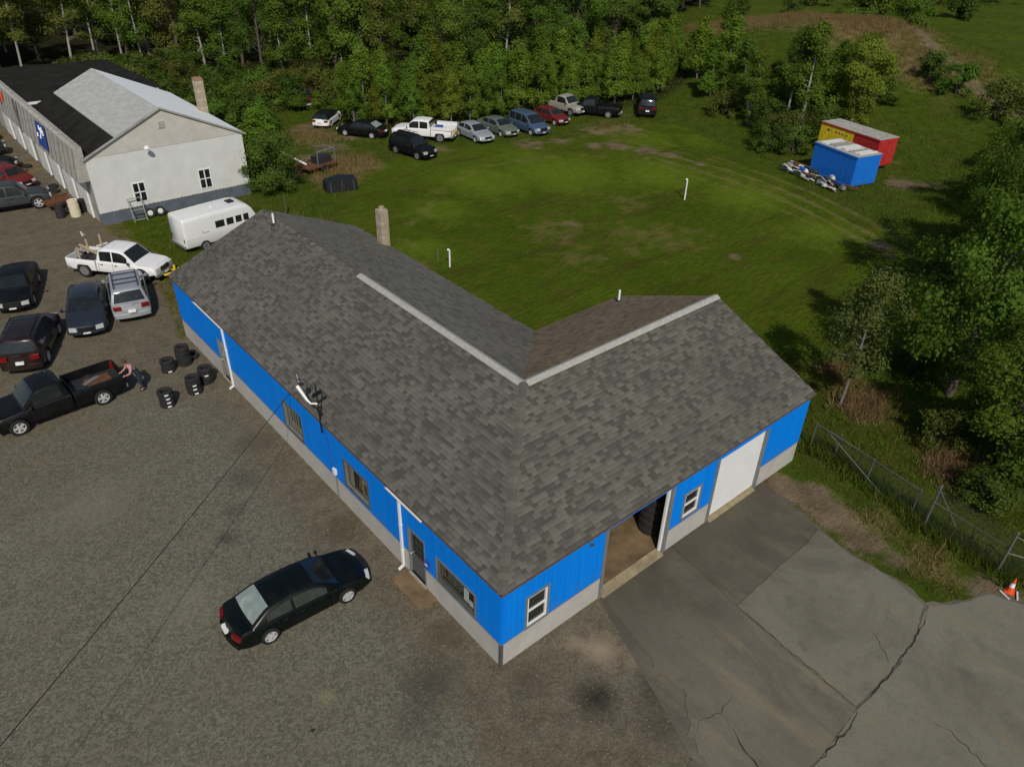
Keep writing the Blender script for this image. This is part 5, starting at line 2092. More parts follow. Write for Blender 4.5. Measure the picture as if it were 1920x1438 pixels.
# boarded parapet along the yard side, with shop signs, doors below
m = MB()
rings = []
for y in (HY0 + .15, 75.5):
    rings.append([(1.32, y, 3.05), (.55, y, 3.05), (.80, y, 5.25), (1.0, y, 5.36), (1.32, y, 5.3)])
m.loft(rings)
pp = m.build('parapet', 'parapet_boards', ws)
for k in range(26):
    y = HY0 + .3 + k * 1.2
    m = MB()
    m.bar((.535, y, 3.08), (.785, y, 5.22), .012, .03)
    m.build('board_joint', 'dark_trim', pp)
m = MB()
m.box(.50, .62, 59.9, 60.05, 2.9, 5.4)
m.build('pilaster', 'dark_trim', pp)
m = MB()
m.add([(.50, 51.2, 3.55), (.50, 53.6, 3.5), (.70, 54.0, 5.1), (.70, 51.5, 5.2), (.46, 51.2, 3.55), (.46, 53.6, 3.5), (.66, 54.0, 5.1), (.66, 51.5, 5.2)],
      [(0, 1, 2, 3), (7, 6, 5, 4), (0, 4, 5, 1), (1, 5, 6, 2), (2, 6, 7, 3), (3, 7, 4, 0)])
sg = m.build('blue_sign', 'sign_blue', pp)
for (y, z, hh) in ((51.7, 4.5, .35), (52.0, 4.65, .35), (52.35, 4.4, .5), (52.7, 4.7, .3), (53.4, 4.1, .25), (52.5, 4.15, .2)):
    m = MB()
    xo = .46 + (z - 3.5) * .125 - .012
    m.bar((xo, y, z), (xo + hh * .125, y + .12, z + hh), .10, .012)
    m.build('letter', 'paper_white', sg)
for (y, z, a, b) in ((65.8, 4.9, .5, .0), (65.6, 4.55, .12, .35), (65.8, 4.5, .5, .0), (66.2, 4.15, .12, .35), (65.8, 4.1, .5, 0.), (66.6, 4.3, .15, .6), (64.9, 4.4, .15, .6)):
    m = MB()
    xo = .46 + (z - 3.5) * .12
    m.bar((xo, y, z), (xo + b * .12, y + a, z + b), .12, .14)
    m.build('red_letter', 'sign_red', pp)
m = MB()
m.box(1.30, 1.5, HY0 + .2, 75.5, -.05, 3.06)
yw = m.build('yard_wall', 'wall_side', ws)
for k, y in enumerate((46.4, 50.0, 53.8, 57.6, 62.2, 66.0, 69.8)):
    m = MB()
    m.box(1.22, 1.30, y, y + 2.6, 0.0, 2.7)
    gd = m.build('garage_door', 'dull_white', ws)
    for q in range(1, 4):
        m = MB()
        m.box(1.205, 1.219, y + .03, y + 2.57, q * .68 - .015, q * .68 + .015)
        m.build('door_rib', 'wall_side', gd)
    m = MB()
    m.box(1.18, 1.30, y - .14, y - .002, 0, 2.85)
    m.build('door_jamb', 'white_paint', gd)
# floodlight on the gable end
t_ = thing('flood_lamp', 'white floodlight on the gable end of the pale workshop', 'lamp', (5.12, HY0 - .02, 4.75))
m = MB()
m.tube([(0, 0, 0), (0, -.45, .12)], .025, 8)
m.build('arm', 'galvanised', t_)
m = MB()
m.lathe([(0, .06), (.12, .04), (.2, -.12), (.18, -.12), (.11, .02), (0, .03)], 16)
m.build('shade', 'white_paint', t_, (0, -.55, .12), smooth=40)
m = MB()
m.lathe([(0, -.14), (.08, -.1), (.08, 0), (0, 0)], 12)
m.build('bulb', 'clear_lens', t_, (0, -.55, .12), smooth=40)
# brick chimney on its right side
bc = thing('brick_chimney', 'slim tan brick chimney on right side of the pale workshop', 'chimney', (11.9, 51.2, 0))
z, c = 3.6, 0
while z < 7.15:
    m = MB()
    o = .0 if c % 2 else .006
    m.box(-.3 - o, .3 + o, -.3 - o, .3 + o, z, z + .205)
    m.build('block', 'brick_red' if z > 6.85 else ('chimney_block' if c % 3 else 'chimney_block_light'), bc)
    z += .213
    c += 1
m = MB()
m.box(-.285, .285, -.285, .285, 0, z - .02)
m.build('mortar', 'concrete', bc)
# things leaning at the workshop's near corner
t_ = thing('metal_gate_frame', 'rusty gate frame leaning on the workshop foundation', 'gate', (3.15, 43.55, 0))
m = MB()
for x in (0, .85):
    m.bar((x, 0, 0), (x, .62, 1.55), .05)
m.build('stile', 'lumber_grey', t_)
m = MB()
for k in (.1, .5, .97):
    m.bar((0, .62 * k, 1.55 * k), (.85, .62 * k, 1.55 * k), .045)
m.build('rail', 'lumber_grey', t_)
for k, (x, lb) in enumerate(((4.35, 'left one of two old wheels against the workshop foundation'), (5.05, 'right one of two old wheels against the workshop foundation'))):
    t_ = thing('old_wheel', lb, 'wheel', (x, 43.95, .34), 0, 'wheels leaning on the workshop')
    o = link('tyre', TY, None, t_, rot=(R(68), 0, 0))
    m = MB()
    m.lathe([(0, .03), (.1, .05), (.19, .02), (.19, -.04), (0, -.04)], 16)
    m.build('rim', 'dull_white', t_, rot=(R(68), 0, 0), smooth=40)


def drum(x, y, mat, label, r=.29, h=.88):
    t_ = thing('drum', label, 'drum', (x, y, 0))
    m = MB()
    m.lathe([(0, 0), (r, 0), (r, h * .32), (r + .015, h * .335), (r, h * .35), (r, h * .65), (r + .015, h * .665), (r, h * .68), (r, h), (r - .02, h + .01), (r - .03, h - .02), (0, h - .02)], 22)
    m.build('shell', mat, t_, smooth=35)
    m = MB()
    m.lathe([(0, h + .0), (.035, h), (.035, h - .02)], 8, c=(.12, .05, 0))
    m.build('bung', 'black_plastic', t_)


drum(.35, 47.3, 'barrel_cream', 'cream drum by the near corner of the workshop', .34, 1.15)
drum(-.55, 47.6, 'steel_dark', 'dark drum left of the cream drum')
drum(.95, 47.9, 'tarp_black', 'black drum between cream drum and workshop wall')
t_ = thing('work_trailer', 'low rusty orange trailer deck before the workshop doors', 'trailer', (-.1, 49.6, 0), .1)
local_box(t_, -.9, .9, -.7, .7, .45, .55, 'deck', 'rust')
for s in (1, -1):
    local_box(t_, -.9, .9, s * .7 - .03, s * .7 + .03, .551, .72, 'side_rail', 'rust')
    o = link('wheel', TY, None, t_, (0, s * .84, .32), (R(90), 0, 0), (.95, .95, .95))
for k, (x, y) in enumerate(((.45, 53.2), (.1, 53.6), (.6, 54.4), (-.6, 60.0), (.2, 60.6))):
    o = link('tyre', TY, None, None, (x, y, .11), (0, 0, k))
    tag(o, ['old tyre lying nearest in front of the second workshop door', 'old tyre left in front of the second workshop door', 'old tyre by the jamb of the third workshop door', 'old tyre beside the black saloon by the workshop', 'old tyre at the foot of the workshop pilaster'][k], 'tyre', 'old tyres along the workshop')

# ------------------------------------------------------------------ lawn pipes, cone, containers
for (x, y, h, lb) in ((37.98, 23.55, 1.65, 'white hooked vent pipe standing far out on the lawn'), (16.22, 24.69, 1.2, 'white hooked vent pipe on the lawn close behind the garage')):
    m = MB()
    m.tube([(0, 0, 0), (0, 0, h - .16), (-.015, .01, h - .05), (-.06, .04, h - .01), (-.12, .07, h - .05)], .055, 10)
    tag(m.build('lawn_pipe', 'pvc_white', None, (x, y, 0), smooth=50), lb, 'pipe', 'white pipes on the lawn')
m = MB()
m.tube([(0, 0, 0), (0.01, 0, .85)], .02, 6)
tag(m.build('marker_stake', 'galvanised', None, (16.1, 25.8, 0)), 'thin grey stake beside the nearer lawn pipe', 'stake')

cone = thing('traffic_cone', 'orange traffic cone with white band by the fence gate', 'cone', (16.0, -8.85, .0), .3)
cone.scale = (.85, .85, .85)
m = MB()
m.box(-.19, .19, -.19, .19, 0, .035)
m.build('base', 'cone_orange', cone)
for (r0, z0, r1, z1, mt, nm) in ((.15, .035, .105, .30, 'cone_orange', 'lower_shell'), (.105, .30, .07, .50, 'paper_white', 'band'), (.07, .50, .025, .76, 'cone_orange', 'upper_shell')):
    m = MB()
    m.lathe([(r0, z0), (r1, z1), (r1 * .8, z1), (r0 * .8, z0)], 18, closed=True)
    m.build(nm, mt, cone, smooth=40)
for k, (x, y, a) in enumerate(((15.75, -9.2, .4), (16.2, -9.35, -.5), (15.55, -9.0, 1.2))):
    m = MB()
    m.bar((x, y, .05), (x + .4 * math.cos(a), y + .4 * math.sin(a), .07), .05, .04)
    tag(m.build('scrap_stick', 'dull_white'), ['pale scrap stick lying nearest the traffic cone', 'pale scrap stick at the very edge right of the cone', 'short pale scrap stick left of the traffic cone'][k], 'scrap', 'scrap by the traffic cone')


def trailer(name, label, c0, c1, depth, h, lift, front_mat, side_mats, top, rz_pts):
    """c0 near-right corner ... built in local axes: x along length, y width"""
    d = unit(c1[0] - c0[0], c1[1] - c0[1])
    L_ = math.hypot(c1[0] - c0[0], c1[1] - c0[1])
    t = thing(name, label, 'box trailer', (c0[0], c0[1], 0), math.atan2(d[1], d[0]))
    x = 0
    for (ln, mt) in side_mats:
        m = MB()
        m.box(x, x + ln * L_, -depth, 0, lift, h)
        b = m.build('box_body', mt, t)
        nb = int(ln * L_ / .6)
        for k in range(1, nb):
            m = MB()
            m.box(x + k * .6 - .02, x + k * .6 + .02, .001, .014, lift + .1, h - .1)
            m.build('side_rib', mt, b)
        x += ln * L_
    m = MB()
    m.box(-.03, L_ + .03, -depth - .03, .03, h, h + .06)
    m.build('roof_sheet', 'parapet_boards' if front_mat == 'red_paint' else top, t)
    for yy in (-.02, -depth - .02):
        m = MB()
        m.box(-.05, L_ + .05, yy - .03 + .02, yy + .05 + .02, h - .1, h + .03)
        m.build('top_rail', side_mats[0][1], t)
    m = MB()
    m.box(-.022, -.002, -depth + .06, -depth / 2 - .02, lift + .1, h - .12)
    m.build('rear_door', front_mat, t)
    m = MB()
    m.box(-.022, -.002, -depth / 2 + .02, -.06, lift + .1, h - .12)
    m.build('rear_door', front_mat, t)
    for k in range(2):
        for s in (-.15, -depth + .15):
            link('wheel', TY, None, t, (.9 + k * .8, s, .34), (R(90), 0, 0))
    m = MB()
    m.box(.1, L_ - .1, -depth + .2, -.2, lift - .15, lift)
    m.build('chassis', 'rust', t)
    return t, L_


tb, Lb_ = trailer('box_trailer', 'bright blue box trailer with junk-strewn roof on the grass', (51.2, 17.1), (52.4, 21.6), 2.7, 2.5, .12, 'car_trailer_blue', [(1., 'car_trailer_blue')], 'roof_white_vent', None)
for k in range(10):
    m = MB()
    x = .3 + k * .42
    m.box(x, x + .26, -2.6 + rnd.random() * .3, -.12 - rnd.random() * .5, 2.562, 2.59 + rnd.random() * .06)
    m.build('roof_slat', rnd.choice(['lumber_grey', 'dull_white', 'dull_white', 'steel_dark']), tb)
tr_, Lr_ = trailer('box_trailer', 'red and yellow box trailer behind the blue one', (56.6, 18.1), (58.0, 24.4), 2.3, 2.75, .5, 'red_paint', [(.42, 'red_paint'), (.58, 'yellow_paint')], 'roof_white_vent', None)
for (x, z, dx, dz) in ((5.4, 2.15, .3, .2), (4.6, 2.2, .2, .12), (4.2, 2.2, .2, .12), (3.8, 2.18, .25, .12), (3.4, 2.16, .2, .12)):
    local_box(tr_, x, x + dx, .001, .012, z, z + dz, 'lettering', 'dark_trim')

# heap of scrap in front of the blue trailer
mats_ = ['dull_white', 'galvanised', 'lumber_grey', 'tarp_blue', 'rust', 'alloy', 'dull_white', 'steel_dark']
d_ = unit(52.3 - 51.0, 21.9 - 17.0)
for k in range(46):
    t0 = rnd.uniform(.2, 6.6)
    off = rnd.uniform(.5, 2.0)
    cx, cy = 50.9 + d_[0] * t0 - d_[1] * off, 16.6 + d_[1] * t0 + d_[0] * off
    a = math.atan2(d_[1], d_[0]) + rnd.uniform(-.5, .5)
    ln = rnd.uniform(.7, 1.7)
    m = MB()
    z = .08 + .55 * rnd.random() * (1 if off < 1.5 else .4)
    if k % 3 == 0:
        m.tube([(-ln / 2, 0, z), (0, .06, z + .08), (ln / 2, 0, z - .02)], .05, 8)
        nm = 'scrap_pipe'
    elif k % 3 == 1:
        m.bar((-ln / 2, 0, z), (ln / 2, .1, z + .12), .22, .05)
        nm = 'scrap_board'
    else:
        m.loft([[(-.25, -.18, z - .05), (.25, -.18, z - .05), (.2, -.12, z + .22), (-.2, -.12, z + .2)], [(-.25, .18, z - .05), (.25, .18, z - .05), (.2, .14, z + .24), (-.2, .1, z + .2)]])
        nm = 'scrap_bin'
    tag(m.build(nm, mats_[k % len(mats_)], None, (cx, cy, 0), (0, 0, a)), {'scrap_pipe': 'bent scrap pipe in the heap before the blue trailer', 'scrap_board': 'scrap board in the heap before the blue trailer', 'scrap_bin': 'small scrap bin in the heap before the blue trailer'}[nm], 'scrap', 'scrap heap before the blue trailer')
m = MB()
m.bar((49.9, 20.9, .6), (50.6, 16.2, .35), .16, .10)
tag(m.build('long_beam', 'rust'), 'long rusty beam lying along the foot of the blue trailer', 'beam')

# junk by the reeds: boom trailer and covered bin
t_ = thing('boom_trailer', 'rusty trailer with white mast and old frame among the reeds', 'trailer', (18.6, 46.4, 0), .2)
local_box(t_, -1.4, 1.6, -.8, .8, .45, .6, 'deck', 'rust')
m = MB()
m.tube([(-1.0, 0, .7), (-2.4, 1.9, 1.9)], [.09, .06], 8)
m.build('mast', 'pvc_white', t_)
m = MB()
for a, b in (((-.3, -.6, .6), (-.3, -.6, 1.7)), ((1.5, -.6, .6), (1.5, -.6, 1.7)), ((-.3, -.6, 1.7), (1.5, -.6, 1.7)), ((1.5, .6, .6), (1.5, .6, 1.6)), ((1.5, -.6, 1.7), (1.5, .6, 1.6))):
    m.bar(a, b, .06)
m.build('cage', 'galvanised', t_)
m = MB()
m.box(-.2, 1.2, -.5, .4, .602, 1.15)
m.build('engine_block', 'steel_dark', t_)
for s in (1, -1):
    link('wheel', TY, None, t_, (.1, s * .92, .33), (R(90), 0, 0))
m = MB()
m.tube([(-1.4, 0, .5), (-2.3, -.3, .35)], .05, 8)
m.build('drawbar', 'rust', t_)
t_ = thing('covered_bin', 'black tarp-covered bin on the grass behind the garage', 'bin', (17.9, 41.3, 0), -.25)
m = MB()
m.loft([[(-1.25, -.65, 0), (-1.25, .65, 0), (-1.2, .6, .75), (-1.2, -.6, .8)], [(0, -.68, 0), (0, .68, 0), (0, .62, .98), (0, -.62, .95)], [(1.25, -.65, 0), (1.25, .65, 0), (1.2, .6, .82), (1.2, -.6, .78)]])
m.build('tarp', 'tarp_black', t_, smooth=30)
m = MB()
m.box(-.15, .2, -.70, -.655, .05, .45)
m.build('hatch', 'steel_dark', t_)
for k in range(3):
    m = MB()
    xx = -.9 + k * .9
    m.bar((xx, -.69, .1), (xx, -.63, .85), .04, .015)
    m.build('strap', 'dark_trim', t_)
# pile of lumber behind camper, bbq grill post at roof end
m = MB()
m.tube([(0, 0, 0), (0, 0, 1.6)], .05, 8)
tag(m.build('fence_post', 'bark_brown', None, (12.0, 38.6, 0)), 'dark wooden post in the grass beyond the left roof end', 'post')

# ------------------------------------------------------------------ broken chain-link fence
FP = [(17.75, .15, 1.35), (17.8, -.95, 1.35), (17.4, -2.65, 1.3), (17.0, -4.75, 1.35), (16.72, -5.4, 2.1), (16.45, -8.2, 2.05), (16.9, -8.9, 1.6)]
fence = thing('chain_link_fence', 'sagging chain-link fence with galvanised posts beside the driveway', 'fence', (0, 0, 0))
for (x, y, h) in FP:
    m = MB()
    r_ = .045 if h > 2 else .03
    m.tube([(x, y, -.02), (x + .02, y - .02, h)], r_, 8)
    m.lathe([(r_ * 1.15, h), (r_ * 1.1, h + .03), (0, h + .05)], 8, c=(x + .02, y - .02, 0))
    m.build('post', 'fence_steel', fence, smooth=40)
for a, b in (((17.75, .15, 1.32), (17.55, -2.0, 1.25)), ((17.6, -.6, 1.25), (17.2, -3.4, .12)), ((18.3, -.3, .9), (17.02, -4.8, 1.3)), ((17.35, -2.4, .1), (16.75, -5.3, .1)), ((16.72, -5.4, 1.35), (16.5, -8.15, 1.3)), ((16.9, -5.3, 1.95), (16.62, -6.4, .9)), ((16.45, -8.2, 1.9), (16.9, -8.9, 1.55)), ((16.45, -8.2, .15), (16.9, -8.9, .12)), ((16.45, -8.2, 1.1), (16.9, -8.9, 1.0))):
    m = MB()
    m.tube([a, b], .022, 6)
    m.build('rail', 'fence_steel', fence)
V4, F4 = [], []
for (x0, y0, h0), (x1, y1, h1) in zip(FP[:-1], FP[1:]):
    L_ = math.hypot(x1 - x0, y1 - y0)
    hh = min(h0, h1) - .06
    n_ = int((L_ + hh) / .085)
    for sg_ in (1, -1):
        for k in range(n_):
            s0 = k * .085
            pts_ = []
            a, b = s0 - hh, s0
            za, zb_ = hh, 0.
            if a < 0:
                za = hh + a
                a = 0
            if b > L_:
                zb_ = b - L_
                b = L_
            if b - a < .02:
                continue
            if sg_ < 0:
                a, b = L_ - a, L_ - b
            p = Vector((x0 + (x1 - x0) * a / L_, y0 + (y1 - y0) * a / L_, .04 + za))
            q = Vector((x0 + (x1 - x0) * b / L_, y0 + (y1 - y0) * b / L_, .04 + zb_))
            d = (q - p).normalized()
            nn = Vector((y1 - y0, x0 - x1, 0)).normalized()
            e = d.cross(nn) * .0028
            kk = len(V4)
            V4 += [p + e, p - e * .5 + nn * .0028, p - e * .5 - nn * .0028, q + e, q - e * .5 + nn * .0028, q - e * .5 - nn * .0028]
            F4 += [(kk, kk + 1, kk + 4, kk + 3), (kk + 1, kk + 2, kk + 5, kk + 4), (kk + 2, kk, kk + 3, kk + 5)]
me = bpy.data.meshes.new('wire_mesh')
me.from_pydata([tuple(v) for v in V4], [], F4)
tag(link('wire_mesh', me, 'steel_dark', fence), kind='stuff')

# ------------------------------------------------------------------ vegetation
def leaf_cloud(rg, blobs_, size, droop=.0, shell=.3):
    """blobs_: list of (cx,cy,cz, rx,ry,rz, n) -> rhombic leaves spread through them"""
    Vs = []
    mx_ = np.array([[b[0], b[1]] for b in blobs_]).mean(0) if len(blobs_) < 500 else None
    for (cx, cy, cz, rx, ry, rz, n) in blobs_:
        hv = 0.
        if mx_ is not None:
            o_v = np.array([cx - mx_[0], cy - mx_[1], 0.])
            hv = .9 * o_v / (np.linalg.norm(o_v) + .3)
        d = rg.normal(size=(n, 3))
        d /= np.linalg.norm(d, axis=1)[:, None]
        rad = 1.35 * (shell + (1 - shell) * rg.random(n)) * rg.random(n) ** .33
        c = d * rad[:, None] * np.array([rx, ry, rz]) + np.array([cx, cy, cz])
        nrm = d * .5 + rg.normal(size=(n, 3)) * .42 + np.array([0, 0, .35]) + hv
        nrm /= np.linalg.norm(nrm, axis=1)[:, None]
        a = rg.normal(size=(n, 3))
        u = np.cross(nrm, a)
        u /= np.linalg.norm(u, axis=1)[:, None] + 1e-9
        v = np.cross(nrm, u)
        s = size * rg.uniform(.6, 1.35, n)[:, None]
        if droop:
            c[:, 2] -= droop * rg.random(n)
        Vs.append(np.stack([c - u * s * .5, c - v * s * .34, c + u * s * .55, c + v * s * .34], 1))
    V_ = np.concatenate(Vs).reshape(-1, 3)
    F_ = np.arange(len(V_)).reshape(-1, 4)
    return V_, F_


def make_tree(kind, h, seed, leaf, bark, size, dens=1.):
    rg = np.random.default_rng(seed)
    rr = random.Random(seed)
    tr = MB()
    bl = []
    lean = (rr.uniform(-.05, .05) * h, rr.uniform(-.05, .05) * h)

    def trunk_at(t):
        return Vector((lean[0] * t + .012 * h * math.sin(3 * t + seed), lean[1] * t + .012 * h * math.cos(2.3 * t + seed), h * t))
    if kind == 'birch':
        tr.tube([trunk_at(t) for t in np.linspace(0, .97, 9)], [h * .0125 * (1 - .85 * t) + .012 for t in np.linspace(0, .97, 9)], 7)
        for k in range(int(24)):
            t = rr.uniform(.34, .98)
            a = rr.uniform(0, 6.28)
            r = h * (.16 * (1.08 - t) + .035) * rr.uniform(.5, 1.25)
            b = trunk_at(t)
            c = b + Vector((math.cos(a) * r, math.sin(a) * r, r * .35))
            tr.tube([b, b.lerp(c, .5) + Vector((0, 0, .1 * r)), c], [.028, .018, .008], 4, False)
            q = h * rr.uniform(.05, .085)
            bl.append((c.x, c.y, c.z, q * 1.15, q * 1.15, q, int(210 * dens)))
    elif kind == 'poplar':
        tr.tube([trunk_at(t) for t in np.linspace(0, .95, 7)], [h * .011 * (1 - .85 * t) + .01 for t in np.linspace(0, .95, 7)], 6)
        for k in range(36):
            t = rr.uniform(.05, 1.0)
            a = rr.uniform(0, 6.28)
            r = h * (.17 * (1.08 - t) ** .8 + .01) * rr.uniform(.35, 1.2)
            b = trunk_at(t)
            c = b + Vector((math.cos(a) * r, math.sin(a) * r, r * .8))
            tr.tube([b, c], [.02, .006], 4, False)
            q = h * rr.uniform(.045, .08)
            bl.append((c.x, c.y, min(c.z, h), q, q, q * 1.5, int(190 * dens)))
    elif kind == 'maple':
        tr.tube([trunk_at(t) for t in np.linspace(0, .7, 6)], [h * .022 * (1 - .8 * t) + .02 for t in np.linspace(0, .7, 6)], 8)
        for k in range(40):
            t = rr.uniform(.28, 1.0)
            a = rr.uniform(0, 6.28)
            env = h * .36 * math.sqrt(max(.03, 1 - ((t - .58) / .46) ** 2))
            r = env * rr.uniform(.4, 1.08)
            b = trunk_at(max(.2, t * .62))
            c = Vector((lean[0] * t + math.cos(a) * r, lean[1] * t + math.sin(a) * r, h * t))
            tr.tube([b, b.lerp(c, .55) + Vector((0, 0, .06 * h)), c], [.03, .018, .006], 4, False)
            q = h * rr.uniform(.06, .12)
            bl.append((c.x, c.y, c.z, q * 1.2, q * 1.2, q * .8, int(270 * dens)))
    elif kind == 'sparse':
        tr.tube([trunk_at(t) for t in np.linspace(0, .95, 8)], [h * .011 * (1 - .8 * t) + .012 for t in np.linspace(0, .95, 8)], 7)
        for k in range(46):
            t = rr.uniform(.36, 1.0)
            a = rr.uniform(0, 6.28)
            env = h * .25 * math.sqrt(max(.05, 1 - ((t - .66) / .38) ** 2))
            r = env * rr.uniform(.3, 1.1)
            b = trunk_at(t * .85)
            c = Vector((trunk_at(t).x + math.cos(a) * r, trunk_at(t).y + math.sin(a) * r, h * t))
            tr.tube([b, c], [.014, .004], 4, False)
            q = h * rr.uniform(.06, .1)
            bl.append((c.x, c.y, c.z, q, q, q, int(95 * dens)))
    elif kind == 'spruce':
        tr.tube([(0, 0, 0), (0, 0, h * .98)], [h * .02, .02], 7)
        n = 0
        for k in range(15):
            t = .04 + .94 * k / 15
            env = h * .33 * (1 - t) + .12
            for j in range(9):
                a = j * .7 + k * 1.3 + rr.uniform(-.2, .2)
                for f in (.35, .7, 1.0):
                    r = env * f * rr.uniform(.85, 1.1)
                    bl.append((math.cos(a) * r, math.sin(a) * r, h * t - .12 * r + .1, .28 + .12 * f, .28 + .12 * f, .16, int(16 * dens)))
    elif kind == 'shrub':
        for k in range(7):
            a = rr.uniform(0, 6.28)
            r = h * rr.uniform(.1, .45)
            tr.tube([(0, 0, 0), (math.cos(a) * r, math.sin(a) * r, h * .8)], [.03, .01], 4, False)
        for k in range(26):
            a = rr.uniform(0, 6.28)
            t = rr.random()
            env = h * .62 * math.sqrt(1 - t * t * .8)
            r = env * rr.uniform(.2, 1.05)
            q = h * rr.uniform(.10, .2)
            bl.append((math.cos(a) * r, math.sin(a) * r, h * (.12 + .8 * t), q * 1.2, q * 1.2, q, int(140 * dens)))
    V_, F_ = leaf_cloud(rg, bl, size)
    cm = np_mesh('crown', V_, F_)
    cm.materials.append(MATS[leaf])
    tm_ = tr.mesh('trunk', 60, fix=False)
    tm_.materials.append(MATS[bark])
    return tm_, cm


def put(name, protos, x, y, sc, label, cat, group=None, rz=None):
    tm_, cm = protos
    t = thing(name, label, cat, (x, y, hz(x, y) - .03), rnd.uniform(0, 6.28) if rz is None else rz, group)
    s = sc if hasattr(sc, '__len__') else (sc, sc, sc)
    t.scale = s
    link('trunk' if 'shrub' not in name and 'bush' not in name else 'stem', tm_, None, t)
    link('crown' if 'shrub' not in name and 'bush' not in name else 'foliage', cm, None, t)
    return t


P_birch = [make_tree('birch', 10, 20 + i, ['leaf_mid', 'leaf_olive', 'leaf_mid', 'leaf_dark'][i], 'bark_birch', .20) for i in range(4)]
P_maple = [make_tree('maple', 10, 30 + i, ['leaf_dark', 'leaf_mid', 'leaf_dark', 'leaf_olive'][i], 'bark_brown', .23) for i in range(4)]
P_poplar = [make_tree('poplar', 6, 40 + i, ['leaf_bright', 'leaf_bright', 'leaf_mid', 'leaf_yellow'][i], 'bark_grey', .155) for i in range(4)]
P_shrub = [make_tree('shrub', 2.2, 50 + i, ['leaf_dark', 'leaf_mid', 'leaf_olive', 'leaf_bright'][i], 'bark_brown', .13) for i in range(4)]

# near trees on the right
P_near = make_tree('maple', 9, 71, 'leaf_mid', 'bark_brown', .17, 1.7)
P_near2 = make_tree('maple', 7.5, 72, 'leaf_mid', 'bark_brown', .16, 1.6)
P_near3 = make_tree('maple', 9.5, 73, 'leaf_dark', 'bark_brown', .18, 1.5)
put('broadleaf_tree', P_near, 26.8, -1.9, (.95, .95, 1.2), 'large leafy tree at the right edge above the fence', 'tree')
put('broadleaf_tree', P_near2, 23.6, -5.6, (.95, .95, .85), 'bright green tree at right edge closest to the fence', 'tree')
put('broadleaf_tree', P_near3, 34.5, -1.3, (1, 1, 1.3), 'dark leafy tree behind the large one at right edge', 'tree')
put('broadleaf_tree', P_near3, 41.5, 2.0, (.9, .9, 1.1), 'dark tree at the right edge level with the trailers', 'tree', rz=2.)
put('broadleaf_tree', P_near, 52.0, 6.0, (.8, .8, .85), 'leafy tree farthest back along the right edge', 'tree', rz=4.)
put('slender_tree', make_tree('sparse', 6.7, 80, 'leaf_sage', 'bark_grey', .13, 1.6), 21.8, 1.0, 1., 'thin sparse tree with pale bare trunk by the garage corner', 'tree')
put('round_shrub', P_shrub[0], 27.5, .4, (1.1, 1.1, .8), 'dark shrub in the shade under the large right-hand tree', 'shrub')
put('round_shrub', P_shrub[2], 22.6, -3.2, (1.0, 1.0, .9), 'olive shrub right behind the chain-link fence', 'shrub')
put('round_shrub', P_shrub[1], 24.8, -4.4, (1.3, 1.3, 1.1), 'green shrub between fence and the closest right-hand tree', 'shrub')
put('round_shrub', P_shrub[0], 20.2, -6.3, (1.0, 1.0, .7), 'low dark shrub behind the fence gate', 'shrub')

# beside the workshop
put('leafy_bush', make_tree('shrub', 4.4, 90, 'leaf_dark', 'bark_brown', .14, 2.6), 13.9, 43.9, (.95, .95, 1.05), 'tall rounded dark green bush at the right corner of the workshop', 'bush')
put('poplar_tree', P_poplar[0], 17.6, 54.0, (1.5, 1.5, .62), 'bright green leafy tree between dark bush and far row of cars', 'tree')
put('poplar_tree', P_poplar[1], 15.6, 51.0, (1.5, 1.5, .60), 'bright green leafy tree just behind the dark bush', 'tree')
put('round_shrub', P_shrub[3], 14.6, 47.5, (1.2, 1.2, 1.3), 'bright shrub between dark bush and workshop wall', 'shrub')

# clump by the trailers
put('birch_tree', P_birch[3], 62.0, 30.5, (.95, .95, .93), 'tall white-stemmed birch left of the trailers, left of two', 'tree')
put('birch_tree', P_birch[0], 61.5, 28.2, (1.05, 1.05, .98), 'tall white-stemmed birch left of the trailers, right of two', 'tree')
put('birch_tree', P_birch[2], 60.2, 33.4, (.9, .9, .66), 'short birch with pale stem at the left of the trailer clump', 'tree')
put('broadleaf_tree', (P_birch[1][0], make_tree('maple', 10, 95, 'leaf_yellow', 'bark_birch', .26, 1.1)[1]), 69.0, 27.0, (.85, .85, .78), 'yellow-green rounded tree behind the red and yellow trailer', 'tree')
for k, (x, y, s, lb) in enumerate(((55.0, 25.0, 1.3, 'dark shrub at the left end of the blue trailer'), (57.5, 27.2, 1.5, 'olive shrub below the two tall birches'), (54.2, 27.6, 1.2, 'low shrub at the lawn corner left of the trailers'),
                                   (59.2, 31.0, 1.5, 'dark shrub at the foot of the left birch'), (63.5, 36.0, 1.6, 'rounded shrub left of the short birch'), (57.6, 29.4, 1.1, 'small shrub in front of the birch clump'), (65, 32.5, 1.6, 'dense shrub behind the short birch'))):
    put('round_shrub', P_shrub[[0, 2, 0, 0, 1, 2, 0][k]], x, y, s, lb, 'shrub')
for k, (x, y, s, lb) in enumerate(((84.5, 27.0, 1.5, 'dark bush on the hillside left of two beyond the trailers'), (83.5, 23.4, 1.6, 'dark bush on the hillside right of two beyond the trailers'), (80, 17.5, 1.9, 'broad bush near the right edge below the hill track'),
                                   (79, 33, 1.1, 'small bush halfway up the hill'), (86, 15, 2.0, 'broad bush at the right edge above the trailers'), (75, 12, 1.8, 'broad bush at the right edge level with the trailers'))):
    put('round_shrub', P_shrub[k % 3], x, y, s, lb, 'shrub', 'bushes on the hillside')
for k in range(16):
    x, y = 118 + rnd.uniform(-6, 75), 36 + rnd.uniform(-14, 46)
    put('round_shrub', P_shrub[k % 3], x, y, rnd.uniform(1.4, 3.0), 'dark bush in the meadow beyond the hill track', 'shrub', 'bushes beyond the hill track')

